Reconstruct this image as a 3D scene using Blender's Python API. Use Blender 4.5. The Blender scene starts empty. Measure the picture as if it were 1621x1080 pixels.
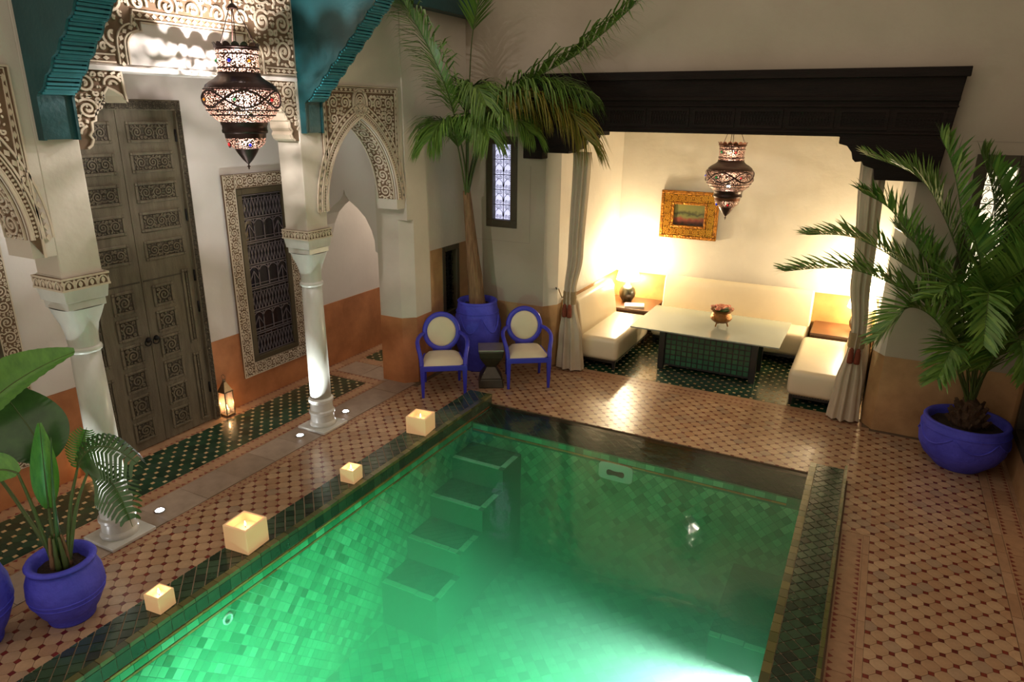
import bpy, math, random
from mathutils import Vector, Matrix
random.seed(7)
PI = math.pi
S = bpy.context.scene
COL = S.collection

# ------------------------------------------------------------------ camera
F_PX, PITCH, YAW, ROLL, CAM_H = 1096.7, .31668, -.47923, -.010213, 3.4
_fwd = Vector((math.sin(YAW)*math.cos(PITCH), math.cos(YAW)*math.cos(PITCH), -math.sin(PITCH)))
_right = Vector((math.cos(YAW), -math.sin(YAW), 0)); _down = _fwd.cross(_right)
_r2 = _right*math.cos(ROLL)+_down*math.sin(ROLL); _d2 = -_right*math.sin(ROLL)+_down*math.cos(ROLL)
CAM = Vector((0, 0, CAM_H))
cd = bpy.data.cameras.new('camera'); cam = bpy.data.objects.new('camera', cd); COL.objects.link(cam)
cd.sensor_width = 36; cd.lens = F_PX/1621*36; cd.clip_start = .05; cd.clip_end = 200
m3 = Matrix((_r2, -_d2, -_fwd)).transposed()
cam.matrix_world = Matrix.Translation(CAM) @ m3.to_4x4()
S.camera = cam

def project(p):
    q = Vector(p)-CAM; z = q.dot(_fwd)
    if z < .05: return (-9999, -9999)
    return (F_PX*q.dot(_r2)/z+810.5, F_PX*q.dot(_d2)/z+540)

# ------------------------------------------------------------------ world, exposure
W = bpy.data.worlds.new('night_sky'); S.world = W; W.use_nodes = True
bg = W.node_tree.nodes['Background']; bg.inputs[0].default_value = (1, .83, .66, 1); bg.inputs[1].default_value = .72
vs = S.view_settings; vs.view_transform = 'Standard'; vs.look = 'None'; vs.exposure = 0; vs.gamma = 1; vs.use_curve_mapping = False
S.cycles.max_bounces = 8; S.cycles.diffuse_bounces = 3; S.cycles.glossy_bounces = 3; S.cycles.transmission_bounces = 4
S.cycles.transparent_max_bounces = 24; S.cycles.volume_bounces = 1
S.cycles.sample_clamp_indirect = 4; S.cycles.caustics_reflective = False; S.cycles.caustics_refractive = False
S.cycles.blur_glossy = 1.0

# ------------------------------------------------------------------ helpers
def sr(r, g, b):
    f = lambda c: (c/255/12.92 if c/255 <= .04045 else ((c/255+.055)/1.055)**2.4)
    return (f(r), f(g), f(b), 1)

MATS = {}
def mat(name, col, rough=.55, metal=0., var=0., vscale=4., col2=None, bump=0., bscale=60., coat=0., emis=None, estr=0., rand=None, spec=.5, trans=0., bdist=.02, stretch=None):
    """procedural principled material: colour mottling by noise, optional per-piece random ramp, bump"""
    if name in MATS: return MATS[name]
    m = bpy.data.materials.new(name); m.use_nodes = True; nt = m.node_tree; N = nt.nodes; L = nt.links
    b = N['Principled BSDF']
    b.inputs['Base Color'].default_value = col; b.inputs['Roughness'].default_value = rough; b.inputs['Metallic'].default_value = metal
    b.inputs['Coat Weight'].default_value = coat; b.inputs['Specular IOR Level'].default_value = spec
    b.inputs['Coat Roughness'].default_value = .15
    if trans: b.inputs['Transmission Weight'].default_value = trans
    tc = N.new('ShaderNodeTexCoord'); vec = tc.outputs['Object']
    if stretch:
        mp = N.new('ShaderNodeMapping'); mp.inputs['Scale'].default_value = stretch; L.new(vec, mp.inputs[0]); vec = mp.outputs[0]
    src = None
    if rand:
        oi = N.new('ShaderNodeObjectInfo'); ge = N.new('ShaderNodeNewGeometry')
        ad = N.new('ShaderNodeMath'); ad.operation = 'ADD'; L.new(oi.outputs['Random'], ad.inputs[0]); L.new(ge.outputs['Random Per Island'], ad.inputs[1])
        fr = N.new('ShaderNodeMath'); fr.operation = 'FRACT'; L.new(ad.outputs[0], fr.inputs[0])
        cr = N.new('ShaderNodeValToRGB'); L.new(fr.outputs[0], cr.inputs[0])
        e = cr.color_ramp.elements
        e[0].color = rand[0]; e[0].position = 0; e[1].color = rand[-1]; e[1].position = 1
        for i, c in enumerate(rand[1:-1]):
            k = e.new((i+1)/(len(rand)-1)); k.color = c
        src = cr.outputs[0]
    if var or col2:
        n = N.new('ShaderNodeTexNoise'); n.inputs['Scale'].default_value = vscale; n.inputs['Detail'].default_value = 6; n.inputs['Roughness'].default_value = .6
        L.new(vec, n.inputs['Vector'])
        rp = N.new('ShaderNodeValToRGB'); rp.color_ramp.elements[0].position = .3; rp.color_ramp.elements[1].position = .7
        c2 = col2 or tuple(c*(1-var) for c in col[:3])+(1,)
        rp.color_ramp.elements[0].color = (0, 0, 0, 1); rp.color_ramp.elements[1].color = (1, 1, 1, 1)
        L.new(n.outputs[0], rp.inputs[0])
        mx = N.new('ShaderNodeMix'); mx.data_type = 'RGBA'
        L.new(rp.outputs[0], mx.inputs['Factor'])
        if src:
            mx.blend_type = 'MULTIPLY'; L.new(src, mx.inputs['A']); mx.inputs['B'].default_value = (1-var, 1-var, 1-var, 1)
        else:
            mx.inputs['A'].default_value = col; mx.inputs['B'].default_value = c2
        src = mx.outputs['Result']
    if src: L.new(src, b.inputs['Base Color'])
    if bump:
        n2 = N.new('ShaderNodeTexNoise'); n2.inputs['Scale'].default_value = bscale; n2.inputs['Detail'].default_value = 4
        L.new(vec, n2.inputs['Vector'])
        bp = N.new('ShaderNodeBump'); bp.inputs['Strength'].default_value = bump; bp.inputs['Distance'].default_value = bdist
        L.new(n2.outputs[0], bp.inputs['Height']); L.new(bp.outputs[0], b.inputs['Normal'])
    if emis:
        b.inputs['Emission Color'].default_value = emis; b.inputs['Emission Strength'].default_value = estr
    MATS[name] = m
    return m

class MB:
    """collects faces, builds one mesh object"""
    def __init__(s): s.v = []; s.f = []
    def add(s, vs, fs):
        o = len(s.v); s.v += [tuple(v) for v in vs]; s.f += [tuple(i+o for i in f) for f in fs]; return s
    def box(s, x0, x1, y0, y1, z0, z1):
        return s.add([(x0,y0,z0),(x1,y0,z0),(x1,y1,z0),(x0,y1,z0),(x0,y0,z1),(x1,y0,z1),(x1,y1,z1),(x0,y1,z1)],
                     [(0,3,2,1),(4,5,6,7),(0,1,5,4),(1,2,6,5),(2,3,7,6),(3,0,4,7)])
    def frustum(s, cx, cy, z0, z1, w0, d0, w1, d1, dx=0, dy=0):
        v = []
        for z, w, d, ox, oy in ((z0,w0,d0,0,0),(z1,w1,d1,dx,dy)):
            v += [(cx+ox-w/2,cy+oy-d/2,z),(cx+ox+w/2,cy+oy-d/2,z),(cx+ox+w/2,cy+oy+d/2,z),(cx+ox-w/2,cy+oy+d/2,z)]
        return s.add(v, [(0,3,2,1),(4,5,6,7),(0,1,5,4),(1,2,6,5),(2,3,7,6),(3,0,4,7)])
    def prism(s, poly, h0, h1, mp=None):
        """poly in (u,v), extruded h0..h1, mapped by mp(u,v,h)"""
        mp = mp or (lambda u, v, h: (u, v, h)); n = len(poly)
        v = [mp(u, w, h0) for u, w in poly]+[mp(u, w, h1) for u, w in poly]
        return s.add(v, [tuple(range(n-1,-1,-1)), tuple(range(n,2*n))]+[(i,(i+1)%n,n+(i+1)%n,n+i) for i in range(n)])
    def lathe(s, prof, n=24, c=(0,0,0), cap0=True, cap1=True, a0=0, a1=2*PI):
        full = abs(a1-a0-2*PI) < 1e-6; k = n if full else n+1
        v = [(c[0]+r*math.cos(a0+(a1-a0)*j/n), c[1]+r*math.sin(a0+(a1-a0)*j/n), c[2]+z) for r, z in prof for j in range(k)]
        f = []
        for i in range(len(prof)-1):
            for j in range(n):
                j2 = (j+1)%k if full else j+1
                f.append((i*k+j, i*k+j2, (i+1)*k+j2, (i+1)*k+j))
        if cap0 and full: f.append(tuple(range(k-1,-1,-1)))
        if cap1 and full: f.append(tuple((len(prof)-1)*k+j for j in range(k)))
        return s.add(v, f)
    def tube(s, pts, r, n=6, closed=False, r1=None):
        pts = [Vector(p) for p in pts]; m = len(pts); v = []; up = Vector((0,0,1))
        if m < 2: return s
        for i, p in enumerate(pts):
            a = pts[i-1] if i else (pts[-1] if closed else p); b = pts[(i+1)%m] if (i < m-1 or closed) else p
            t = (b-a)
            if t.length < 1e-9: t = Vector((0,0,1))
            t.normalize(); u = t.cross(up)
            if u.length < .05: u = t.cross(Vector((1,0,0)))
            u.normalize(); w = u.cross(t); rr = r if r1 is None else r+(r1-r)*i/(m-1)
            v += [p+(u*math.cos(2*PI*j/n)+w*math.sin(2*PI*j/n))*rr for j in range(n)]
        f = []
        for i in range(m if closed else m-1):
            i2 = (i+1)%m
            for j in range(n): f.append((i*n+j, i*n+(j+1)%n, i2*n+(j+1)%n, i2*n+j))
        if not closed: f += [tuple(range(n-1,-1,-1)), tuple((m-1)*n+j for j in range(n))]
        return s.add(v, f)
    def sphere(s, c, r, n=10, m=6, sz=1):
        return s.lathe([(max(r*math.sin(PI*i/m), 1e-4), -r*sz*math.cos(PI*i/m)) for i in range(m+1)], n, c, False, False)
    def ribbon(s, pts, w, mp, h0, h1):
        """flat raised strip along a 2D polyline"""
        m = len(pts); v = []; f = []
        for i, (x, y) in enumerate(pts):
            a = pts[max(i-1,0)]; b = pts[min(i+1,m-1)]; tx, ty = b[0]-a[0], b[1]-a[1]; l = math.hypot(tx,ty) or 1; nx, ny = -ty/l*w/2, tx/l*w/2
            v += [mp(x+nx,y+ny,h0), mp(x+nx,y+ny,h1), mp(x-nx,y-ny,h1), mp(x-nx,y-ny,h0)]
        for i in range(m-1):
            o = i*4
            f += [(o,o+4,o+5,o+1),(o+1,o+5,o+6,o+2),(o+2,o+6,o+7,o+3)]
        f += [(0,1,2,3),((m-1)*4+3,(m-1)*4+2,(m-1)*4+1,(m-1)*4)]
        return s.add(v, f)
    def build(s, name, m, parent=None, smooth=False, bevel=0, seg=2, loc=None, angle=None):
        me = bpy.data.meshes.new(name); me.from_pydata(s.v, [], s.f); me.update()
        if m is not None: me.materials.append(m)
        if smooth:
            me.polygons.foreach_set('use_smooth', [True]*len(me.polygons))
            if angle: me.set_sharp_from_angle(angle=angle)
        o = bpy.data.objects.new(name, me); COL.objects.link(o)
        if parent: o.parent = parent
        if loc: o.location = loc
        if bevel:
            b = o.modifiers.new('bevel', 'BEVEL'); b.width = bevel; b.segments = seg; b.limit_method = 'ANGLE'
        return o

def tag(o, label=None, cat=None, group=None, kind=None):
    if label: o['label'] = label
    if cat: o['category'] = cat
    if group: o['group'] = group
    if kind: o['kind'] = kind
    return o
def thing(name, label, cat, loc=(0,0,0), rz=0, group=None):
    o = bpy.data.objects.new(name, None); COL.objects.link(o); o.location = loc; o.rotation_euler = (0,0,rz); o.empty_display_size = .1
    return tag(o, label, cat, group)
def struct(name, label=None):
    o = bpy.data.objects.new(name, None); COL.objects.link(o); return tag(o, label, None, None, 'structure')
def copy_tree(o, parent=None):
    c = o.copy(); COL.objects.link(c)
    if parent: c.parent = parent
    for ch in list(o.children): copy_tree(ch, c)
    return c
def light(name, kind, loc, energy, col, radius=.05, parent=None, **kw):
    l = bpy.data.lights.new(name, kind); l.energy = energy; l.color = col
    if kind in ('POINT', 'SPOT'): l.shadow_soft_size = radius
    for k, v in kw.items(): setattr(l, k, v)
    o = bpy.data.objects.new(name, l); COL.objects.link(o); o.location = loc
    if parent: o.parent = parent
    return o
def aim(o, d): o.rotation_euler = Vector(d).to_track_quat('-Z', 'Y').to_euler()

def clip(poly, x0, x1, y0, y1):
    for ax, lim, sg in ((0,x0,1),(0,x1,-1),(1,y0,1),(1,y1,-1)):
        out = []
        for i in range(len(poly)):
            a, b = poly[i-1], poly[i]; da, db = sg*(a[ax]-lim), sg*(b[ax]-lim)
            if (da >= 0) != (db >= 0):
                t = da/(da-db); out.append((a[0]+(b[0]-a[0])*t, a[1]+(b[1]-a[1])*t))
            if db >= 0: out.append(b)
        poly = out
        if len(poly) < 3: return []
    ar = abs(sum(poly[i-1][0]*poly[i][1]-poly[i][0]*poly[i-1][1] for i in range(len(poly))))/2
    return poly if ar > 2e-5 else []
def shrink(poly, k):
    cx = sum(p[0] for p in poly)/len(poly); cy = sum(p[1] for p in poly)/len(poly)
    return [(cx+(x-cx)*k, cy+(y-cy)*k) for x, y in poly]

def tile_field(parent, name, polys, m, h0, h1, mp, limit=300, margin=260):
    """every piece its own prism: the ones that show largest as parts, the rest as one part of kind stuff"""
    items = []
    for p in polys:
        cx = sum(a[0] for a in p)/len(p); cy = sum(a[1] for a in p)/len(p); w = Vector(mp(cx, cy, h1)); px = project(w)
        if -margin < px[0] < 1621+margin and -margin < px[1] < 1080+margin:
            ins = 0 if (0 < px[0] < 1621 and 0 < px[1] < 1080) else 50
            items.append(((w-CAM).length+ins, p))
    items.sort(key=lambda t: t[0])
    for d, p in items[:limit]:
        cx, cy = p[0]
        o = MB().prism([(a-cx, b-cy) for a, b in p], h0, h1, lambda u, v, h: Vector(mp(u+cx, v+cy, h))-Vector(mp(cx, cy, 0))).build(name, m, parent)
        o.location = Vector(mp(cx, cy, 0)); o.rotation_euler = (random.uniform(-.006,.006), random.uniform(-.006,.006), 0)
    if items[limit:]:
        b = MB()
        for d, p in items[limit:]: b.prism(p, h0, h1, mp)
        tag(b.build(name+'_field', m, parent), kind='stuff')
FLAT = lambda u, v, h: (u, v, h)
PX, PY, PT = .389, 4.209, .15          # phase and pitch of the octagon paving
def octagons(rects, phase=(PX, PY)):
    tiles, dots = [], []
    a, b = .0575, .0175
    oc = [(a,b),(b,a),(-b,a),(-a,b),(-a,-b),(-b,-a),(b,-a),(a,-b)]; sq = [(b,b),(-b,b),(-b,-b),(b,-b)]
    for x0, x1, y0, y1 in rects:
        i0 = int((x0-phase[0])/.075)-3; i1 = int((x1-phase[0])/.075)+3; j0 = int((y0-phase[1])/.075)-3; j1 = int((y1-phase[1])/.075)+3
        for i in range(i0, i1):
            for j in range(j0, j1):
                c = (phase[0]+i*.075, phase[1]+j*.075)
                src, dst = (sq, dots) if (i+j)%2 == 0 else (oc, tiles)
                p = clip(shrink([(c[0]+u, c[1]+v) for u, v in src], .972 if dst is tiles else .95), x0, x1, y0, y1)
                if p: dst.append(p)
    return tiles, dots

# ------------------------------------------------------------------ materials
PLASTER = mat('warm white plaster', sr(205,196,182), .75, var=.12, vscale=1.6, bump=.15, bscale=14)
PLASTER_B = mat('grey beige courtyard plaster', sr(174,161,142), .75, var=.12, vscale=1.2, bump=.15, bscale=14)
PLASTER_C = mat('white corridor plaster', sr(214,206,200), .7, var=.08, vscale=1.6, bump=.1, bscale=14)
DADO = mat('brown polished lime plaster', sr(188,148,102), .5, col2=sr(146,108,70), vscale=2.6, bump=.12, bscale=20)
DADO_C = mat('terracotta lime plaster', sr(196,130,84), .5, col2=sr(150,92,54), vscale=2.2, bump=.12, bscale=20)
DADO_A = mat('ochre lime plaster', sr(186,142,84), .5, col2=sr(150,106,58), vscale=2.2)
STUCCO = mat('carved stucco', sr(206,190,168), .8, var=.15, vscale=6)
STUCCO_G = mat('stained and shaded ground of the carving', sr(116,92,70), .9, var=.3, vscale=9)  # brown colour holds both dirt and the shade of the carved recesses
GROUT = mat('grey brown grout', sr(120,98,76), .9, var=.3, vscale=8)
TILE = mat('beige bejmat tile', sr(180,146,112), .28, rand=[sr(176,138,104), sr(188,156,122), sr(168,130,98), sr(196,162,126), sr(160,134,110)], var=.25, vscale=14, bump=.1, bscale=30, spec=.55)
DOT = mat('red clay inset', sr(112,40,30), .35, rand=[sr(106,36,28), sr(126,50,36), sr(94,32,26)], var=.2, vscale=20)
GTILE = mat('green glazed tile', sr(34,66,46), .22, rand=[sr(30,62,42), sr(44,78,54), sr(24,52,36), sr(50,74,56)], var=.25, vscale=14, coat=.3)
CDOT = mat('cream clay inset', sr(196,160,116), .4, rand=[sr(190,150,104), sr(208,176,132)], var=.15, vscale=20)
STONE = mat('beige stone border', sr(176,138,104), .35, rand=[sr(180,142,108), sr(168,130,98), sr(186,150,118)], var=.3, vscale=9)
STONE_G = mat('worn grey stone', sr(160,140,122), .3, rand=[sr(156,134,116), sr(170,150,132), sr(148,128,110)], var=.3, vscale=7)
RTRI = mat('red clay triangle', sr(126,54,42), .4, var=.25, vscale=20)
CTILE = mat('dark green coping tile', sr(36,54,36), .2, rand=[sr(30,46,32), sr(52,78,54), sr(40,46,36), sr(60,84,60), sr(28,52,36)], var=.2, vscale=20, coat=.35)
CGROUT = mat('pink grey coping grout', sr(150,126,102), .9)
NOSE = mat('ochre green nosing tile', sr(86,84,46), .22, rand=[sr(70,78,40), sr(104,98,56), sr(60,66,38)], coat=.5)
PTILE = mat('sea green pool tile', sr(90,180,135), .3, rand=[sr(70,160,112), sr(140,215,170), sr(90,180,135), sr(46,126,86), sr(110,200,150), sr(80,170,124)])
PGROUT = mat('pool grout', sr(70,130,100), .8)
PTRIM = mat('orange pool trim', sr(190,120,60), .5, rand=[sr(176,96,44), sr(206,160,96)])
MARBLE = mat('grey veined marble', sr(214,212,204), .3, col2=sr(176,176,168), vscale=3.2, stretch=(1,1,.35))
DOORW = mat('grey brown weathered wood', sr(108,98,78), .6, col2=sr(80,71,56), vscale=6, bump=.35, bscale=40, stretch=(3,3,.4))
DOORD = mat('dark carved wood', sr(66,57,44), .65, var=.3, vscale=8)
DARKW = mat('dark brown cedar', sr(34,23,17), .6, col2=sr(20,13,10), vscale=5, bump=.3, bscale=30, stretch=(.4,3,3), spec=.15)
WINW = mat('olive brown painted wood', sr(70,60,40), .5, var=.25, vscale=8)
IRON = mat('black wrought iron', sr(24,22,22), .5, metal=.6)
TEAL = mat('dark teal painted wood', sr(25,78,83), .4, col2=sr(20,60,64), vscale=3, bump=.15, bscale=30)
TEALR = mat('teal painted rib', sr(44,124,134), .35, var=.2, vscale=10)
BLUE = mat('majorelle blue limewash', sr(80,82,214), .7, col2=sr(60,60,182), vscale=5, bump=.4, bscale=30)
BLUEP = mat('blue painted chair wood', sr(58,58,190), .4, var=.15, vscale=10)
SOIL = mat('dark soil', sr(58,40,28), .95, col2=sr(30,20,14), vscale=30, bump=1., bscale=60)
CREAM = mat('cream upholstery', sr(222,206,176), .5, var=.06, vscale=5, bump=.08, bscale=9)
LEATHER = mat('cream leather', sr(224,208,178), .33, var=.06, vscale=4, bump=.08, bscale=7)
LINEN = mat('natural linen curtain', sr(196,180,156), .85, var=.12, vscale=6, bump=.2, bscale=200)
BRASS = mat('aged brass', sr(150,104,52), .35, metal=.9, var=.3, vscale=12)
GOLD = mat('gilded plaster', sr(190,124,40), .35, metal=.7, col2=sr(96,54,18), vscale=26, bump=.8, bscale=40)
BLACKW = mat('black lacquered wood', sr(20,16,13), .3, coat=.3)
BROWNW = mat('brown varnished wood', sr(92,56,32), .3, col2=sr(66,38,20), vscale=6, stretch=(.6,4,4))
LEAF = mat('palm leaf', sr(84,120,44), .4, rand=[sr(70,108,38), sr(110,142,58), sr(60,98,36)], trans=0)
LEAFB = mat('broad glossy leaf', sr(92,150,52), .3, col2=sr(62,118,38), vscale=9, stretch=(1,6,1), coat=.25)
LEAFD = mat('dark split leaf', sr(62,100,46), .28, col2=sr(42,76,34), vscale=9, coat=.3)
STEM = mat('green petiole', sr(78,96,44), .5, var=.3, vscale=12)
TRUNK = mat('pinkish dry sheath', sr(150,116,82), .8, col2=sr(104,76,50), vscale=9, bump=.6, bscale=25, stretch=(4,4,.5))
FIBRE = mat('brown palm fibre', sr(88,64,42), .9, col2=sr(48,32,20), vscale=18, bump=.8, bscale=40)
RED_T = mat('rust red tassel', sr(128,58,34), .85, var=.3, vscale=40)

# ------------------------------------------------------------------ carved ornament generators
def spiral(cx, cy, r, turns, a0, sgn=1, n=20, r1=.18):
    return [(cx+r*(1-(1-r1)*i/n)*math.cos(a0+sgn*turns*2*PI*i/n), cy+r*(1-(1-r1)*i/n)*math.sin(a0+sgn*turns*2*PI*i/n)) for i in range(n+1)]
def motif():
    L = [spiral(.5,.5,.41,1.9,-PI*.75,1,30,.1), spiral(.87,.13,.12,1.1,PI*.75,-1,9), spiral(.13,.87,.12,1.1,-PI*.25,-1,9), spiral(.88,.88,.11,1.0,-PI*.75,1,9)]
    L += [[(0,.14),(.1,.12),(.21,.21)], [(.5,.09),(.56,.03),(.66,0)], [(.91,.5),(.97,.44),(1,.34)], [(.09,.5),(.03,.56),(0,.66)]]
    return L
MOTIF = motif()
def leafshape(cx, cy, l, a):
    return [(cx+math.cos(a)*l*t+math.cos(a+PI/2)*s*l*.3*math.sin(PI*t), cy+math.sin(a)*l*t+math.sin(a+PI/2)*s*l*.3*math.sin(PI*t)) for s, ts in ((1,(0,.25,.5,.75,1)),(-1,(.75,.5,.25))) for t in ts]
def arabesque(b, u0, u1, v0, v1, cell, mp, h0=0, h1=.008, w=.0085, test=None, rnd=None, clipfn=None):
    rnd = rnd or random.Random(3)
    nu = max(1, round((u1-u0)/cell)); nv = max(1, round((v1-v0)/cell)); cu = (u1-u0)/nu; cv = (v1-v0)/nv
    for i in range(nu):
        for j in range(nv):
            fx = (i%2 == 1); fy = (j%2 == 1); sw = rnd.random() < .5
            def T(p):
                x, y = (p[1], p[0]) if sw else p
                if fx: x = 1-x
                if fy: y = 1-y
                return (u0+(i+x)*cu, v0+(j+y)*cv)
            for pl in MOTIF:
                q = [T(p) for p in pl]; run = []
                for p in q+[None]:
                    if p is not None and u0 <= p[0] <= u1 and v0 <= p[1] <= v1 and (test is None or test(*p)): run.append(p)
                    else:
                        if len(run) > 1: b.ribbon(run, w, mp, h0, h1)
                        run = []
            for (x, y, l, a) in ((.5,.5,.12,.7),(.5,.44,.11,-2.2),(.02,.3,.14,.9),(.3,.02,.14,.5),(.97,.62,.13,1.9),(.62,.96,.13,-.3),(.34,.93,.12,.4),(.72,.3,.1,.2),(.3,.66,.1,2.4)):
                q = [T(p) for p in leafshape(x, y, l, a)]
                if all(u0 <= p[0] <= u1 and v0 <= p[1] <= v1 and (test is None or test(*p)) for p in q): b.prism(q, h0, h1*.9, mp)
    return b
def chain(b, pts, w, mp, h0=0, h1=.008, step=.045, rib=.008):
    """border band along a 2D path: two ribs with diamonds between"""
    acc = 0
    for k in range(len(pts)-1):
        a, c = pts[k], pts[k+1]; l = math.hypot(c[0]-a[0], c[1]-a[1])
        if l < 1e-6: continue
        t = ((c[0]-a[0])/l, (c[1]-a[1])/l); n = (-t[1], t[0])
        s = (step-acc)%step
        while s < l:
            p = (a[0]+t[0]*s, a[1]+t[1]*s); d = step*.36; e = w*.26
            b.prism([(p[0]+t[0]*d, p[1]+t[1]*d), (p[0]+n[0]*e, p[1]+n[1]*e), (p[0]-t[0]*d, p[1]-t[1]*d), (p[0]-n[0]*e, p[1]-n[1]*e)], h0, h1*.8, mp); s += step
        acc = (acc+l)%step
    for sg in (-1, 1):
        q = []
        for k, p in enumerate(pts):
            a = pts[max(k-1,0)]; c = pts[min(k+1,len(pts)-1)]; l = math.hypot(c[0]-a[0], c[1]-a[1]) or 1
            q.append((p[0]-(c[1]-a[1])/l*sg*w*.42, p[1]+(c[0]-a[0])/l*sg*w*.42))
        b.ribbon(q, rib, mp, h0, h1)
    return b
def parch(c, hw, zs, e, n=14, r_off=0):
    """pointed arch polyline in (u,z), left springing to right springing"""
    R = hw+e+r_off; th = math.acos(e/(hw+e+r_off)); out = []
    for i in range(n+1):
        a = th*i/n; out.append((c+e-R*math.cos(a), zs+R*math.sin(a)))
    return out+[(2*c-x, z) for x, z in reversed(out[:-1])]
def rect_wall(u0, u1, z0, z1, holes, t0, t1, mp):
    """wall slab with rectangular holes (u0,u1,z0,z1)"""
    us = sorted({u0, u1, *[h[0] for h in holes], *[h[1] for h in holes]}); zs = sorted({z0, z1, *[h[2] for h in holes], *[h[3] for h in holes]}); b = MB()
    for i in range(len(us)-1):
        for j in range(len(zs)-1):
            cu, cz = (us[i]+us[i+1])/2, (zs[j]+zs[j+1])/2
            if any(h[0] < cu < h[1] and h[2] < cz < h[3] for h in holes): continue
            b.prism([(us[i],zs[j]),(us[i+1],zs[j]),(us[i+1],zs[j+1]),(us[i],zs[j+1])], t0, t1, mp)
    return b
XP = lambda x0: (lambda u, v, h: (x0+h, u, v))     # plane facing +X: u=y v=z
XM = lambda x0: (lambda u, v, h: (x0-h, u, v))     # plane facing -X
YM = lambda y0: (lambda u, v, h: (u, y0-h, v))     # plane facing -Y: u=x v=z

XA, XAB = -5.08, -5.38       # arcade wall front and back face
CA, CB = 2.95, 5.41          # column centres (y)
XC = -5.23
XL = -6.5                    # corridor wall
YB = 8.35                    # back wall
DZ = .89                     # dado height
#@@STRUCTURE
# ------------------------------------------------------------------ floors
PX0, PX1, PY1 = -3.86, -.2, 6.9          # pool inner edges
CLX, CRX = -4.17, .13                    # outer edges of the copings
fl = rect_wall(-5.06, 1.75, -.5, 8.62, [(CLX+.02, CRX-.02, -.4, PY1)], -.15, -.006, FLAT)
floor = tag(fl.build('floor_courtyard', GROUT), 'courtyard floor of beige octagon tiles with small red insets', None, None, 'structure')
t, d = octagons([(-4.98, 1.3, PY1+.01, 8.28), (.37, 1.3, .3, PY1+.01), (-4.95, CLX-.005, .3, PY1+.01)])
tile_field(floor, 'octagon_tile', t, TILE, -.006, 0, FLAT)
tile_field(floor, 'red_inset', d, DOT, -.006, -.0005, FLAT)
def border(parent, u0, u1, v0, v1, along, seglen=.3, tri=True, m=STONE, tsz=.022):
    """stone band cut into slabs with two rows of red triangles"""
    polys, tris = [], MB(); L0, L1 = (v0, v1) if along == 'v' else (u0, u1); n = max(1, round((L1-L0)/seglen)); s = (L1-L0)/n
    for i in range(n):
        a, b = L0+i*s+.001, L0+(i+1)*s-.001
        polys.append([(u0,a),(u1,a),(u1,b),(u0,b)] if along == 'v' else [(a,v0),(b,v0),(b,v1),(a,v1)])
    tile_field(parent, 'border_slab', polys, m, -.006, -.0006, FLAT)
    if tri:
        k = int((L1-L0)/.065)
        for i in range(k):
            c = L0+(i+.5)*.065
            for side in (0, 1):
                if along == 'v':
                    e = u0+.012 if side == 0 else u1-.012; sg = 1 if side == 0 else -1
                    p = [(e,c-tsz),(e,c+tsz),(e+sg*tsz*1.5,c)]
                else:
                    e = v0+.012 if side == 0 else v1-.012; sg = 1 if side == 0 else -1
                    p = [(c-tsz,e),(c+tsz,e),(c,e+sg*tsz*1.5)]
                w = project((p[2][0], p[2][1], 0))
                if -250 < w[0] < 1870 and -250 < w[1] < 1330: tris.prism(p, -.006, .0002, FLAT)
        if tris.v: tag(tris.build('red_triangles', RTRI, parent), kind='stuff')
border(floor, .15, .32, .3, 5.95, 'v'); border(floor, .322, .368, .3, 5.95, 'v', tri=False)
b2 = [(.15,5.95),(.37,5.95),(.37,6.9),(.15,6.9)]
t, d = octagons([(.15, .37, 5.955, PY1+.01)]); tile_field(floor, 'octagon_tile', t, TILE, -.006, 0, FLAT, 0); tile_field(floor, 'red_inset', d, DOT, -.006, -.0005, FLAT, 0)
border(floor, 1.305, 1.375, .3, 8.3, 'v', tri=False); border(floor, 1.378, 1.545, .3, 8.3, 'v')
border(floor, 1.548, 1.59, .3, 8.3, 'v', tri=False)
border(floor, -4.98, .3, 8.285, 8.36, 'u', tri=False); border(floor, -3.9, .22, 8.362, 8.5, 'u'); border(floor, -3.72, .2, 8.502, 8.6, 'u', tri=False)
border(floor, -5.05, -4.955, .3, 6.9, 'v', tri=True, tsz=.016)

floor_c = tag(rect_wall(XL, -5.06, -.5, 9.3, [], -.15, -.006, FLAT).build('floor_corridor', GROUT), 'corridor floor of green tiles with cream insets between borders', None, None, 'structure')
ph = (-5.985+.0, 2.662)
t, d = octagons([(-6.3, -5.64, .8, 6.68), (-6.3, -5.6, 7.46, 9.2)], ph)
tile_field(floor_c, 'green_octagon_tile', t, GTILE, -.006, 0, FLAT); tile_field(floor_c, 'cream_inset', d, CDOT, -.006, -.0004, FLAT)
border(floor_c, -6.495, -6.302, .8, 9.2, 'v'); border(floor_c, -5.638, -5.46, .8, 6.68, 'v')
border(floor_c, -6.3, -5.46, 6.685, 6.86, 'u'); border(floor_c, -6.3, -5.56, 7.28, 7.455, 'u'); border(floor_c, -6.3, -5.46, 6.865, 7.275, 'u', .55, False, STONE_G)
border(floor_c, -5.455, -5.062, .8, 7.0, 'v', .42, False, STONE_G)

floor_a = tag(rect_wall(-3.74, .22, 8.6, 11., [], -.15, -.006, FLAT).build('floor_alcove', GROUT), 'alcove floor of green glazed tiles with small cream insets', None, None, 'structure')
t, d = octagons([(-3.72, .2, 8.605, 11.)], (-1.881, 9.01))
tile_field(floor_a, 'green_octagon_tile', t, GTILE, -.006, 0, FLAT); tile_field(floor_a, 'cream_inset', d, CDOT, -.006, -.0004, FLAT)

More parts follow.
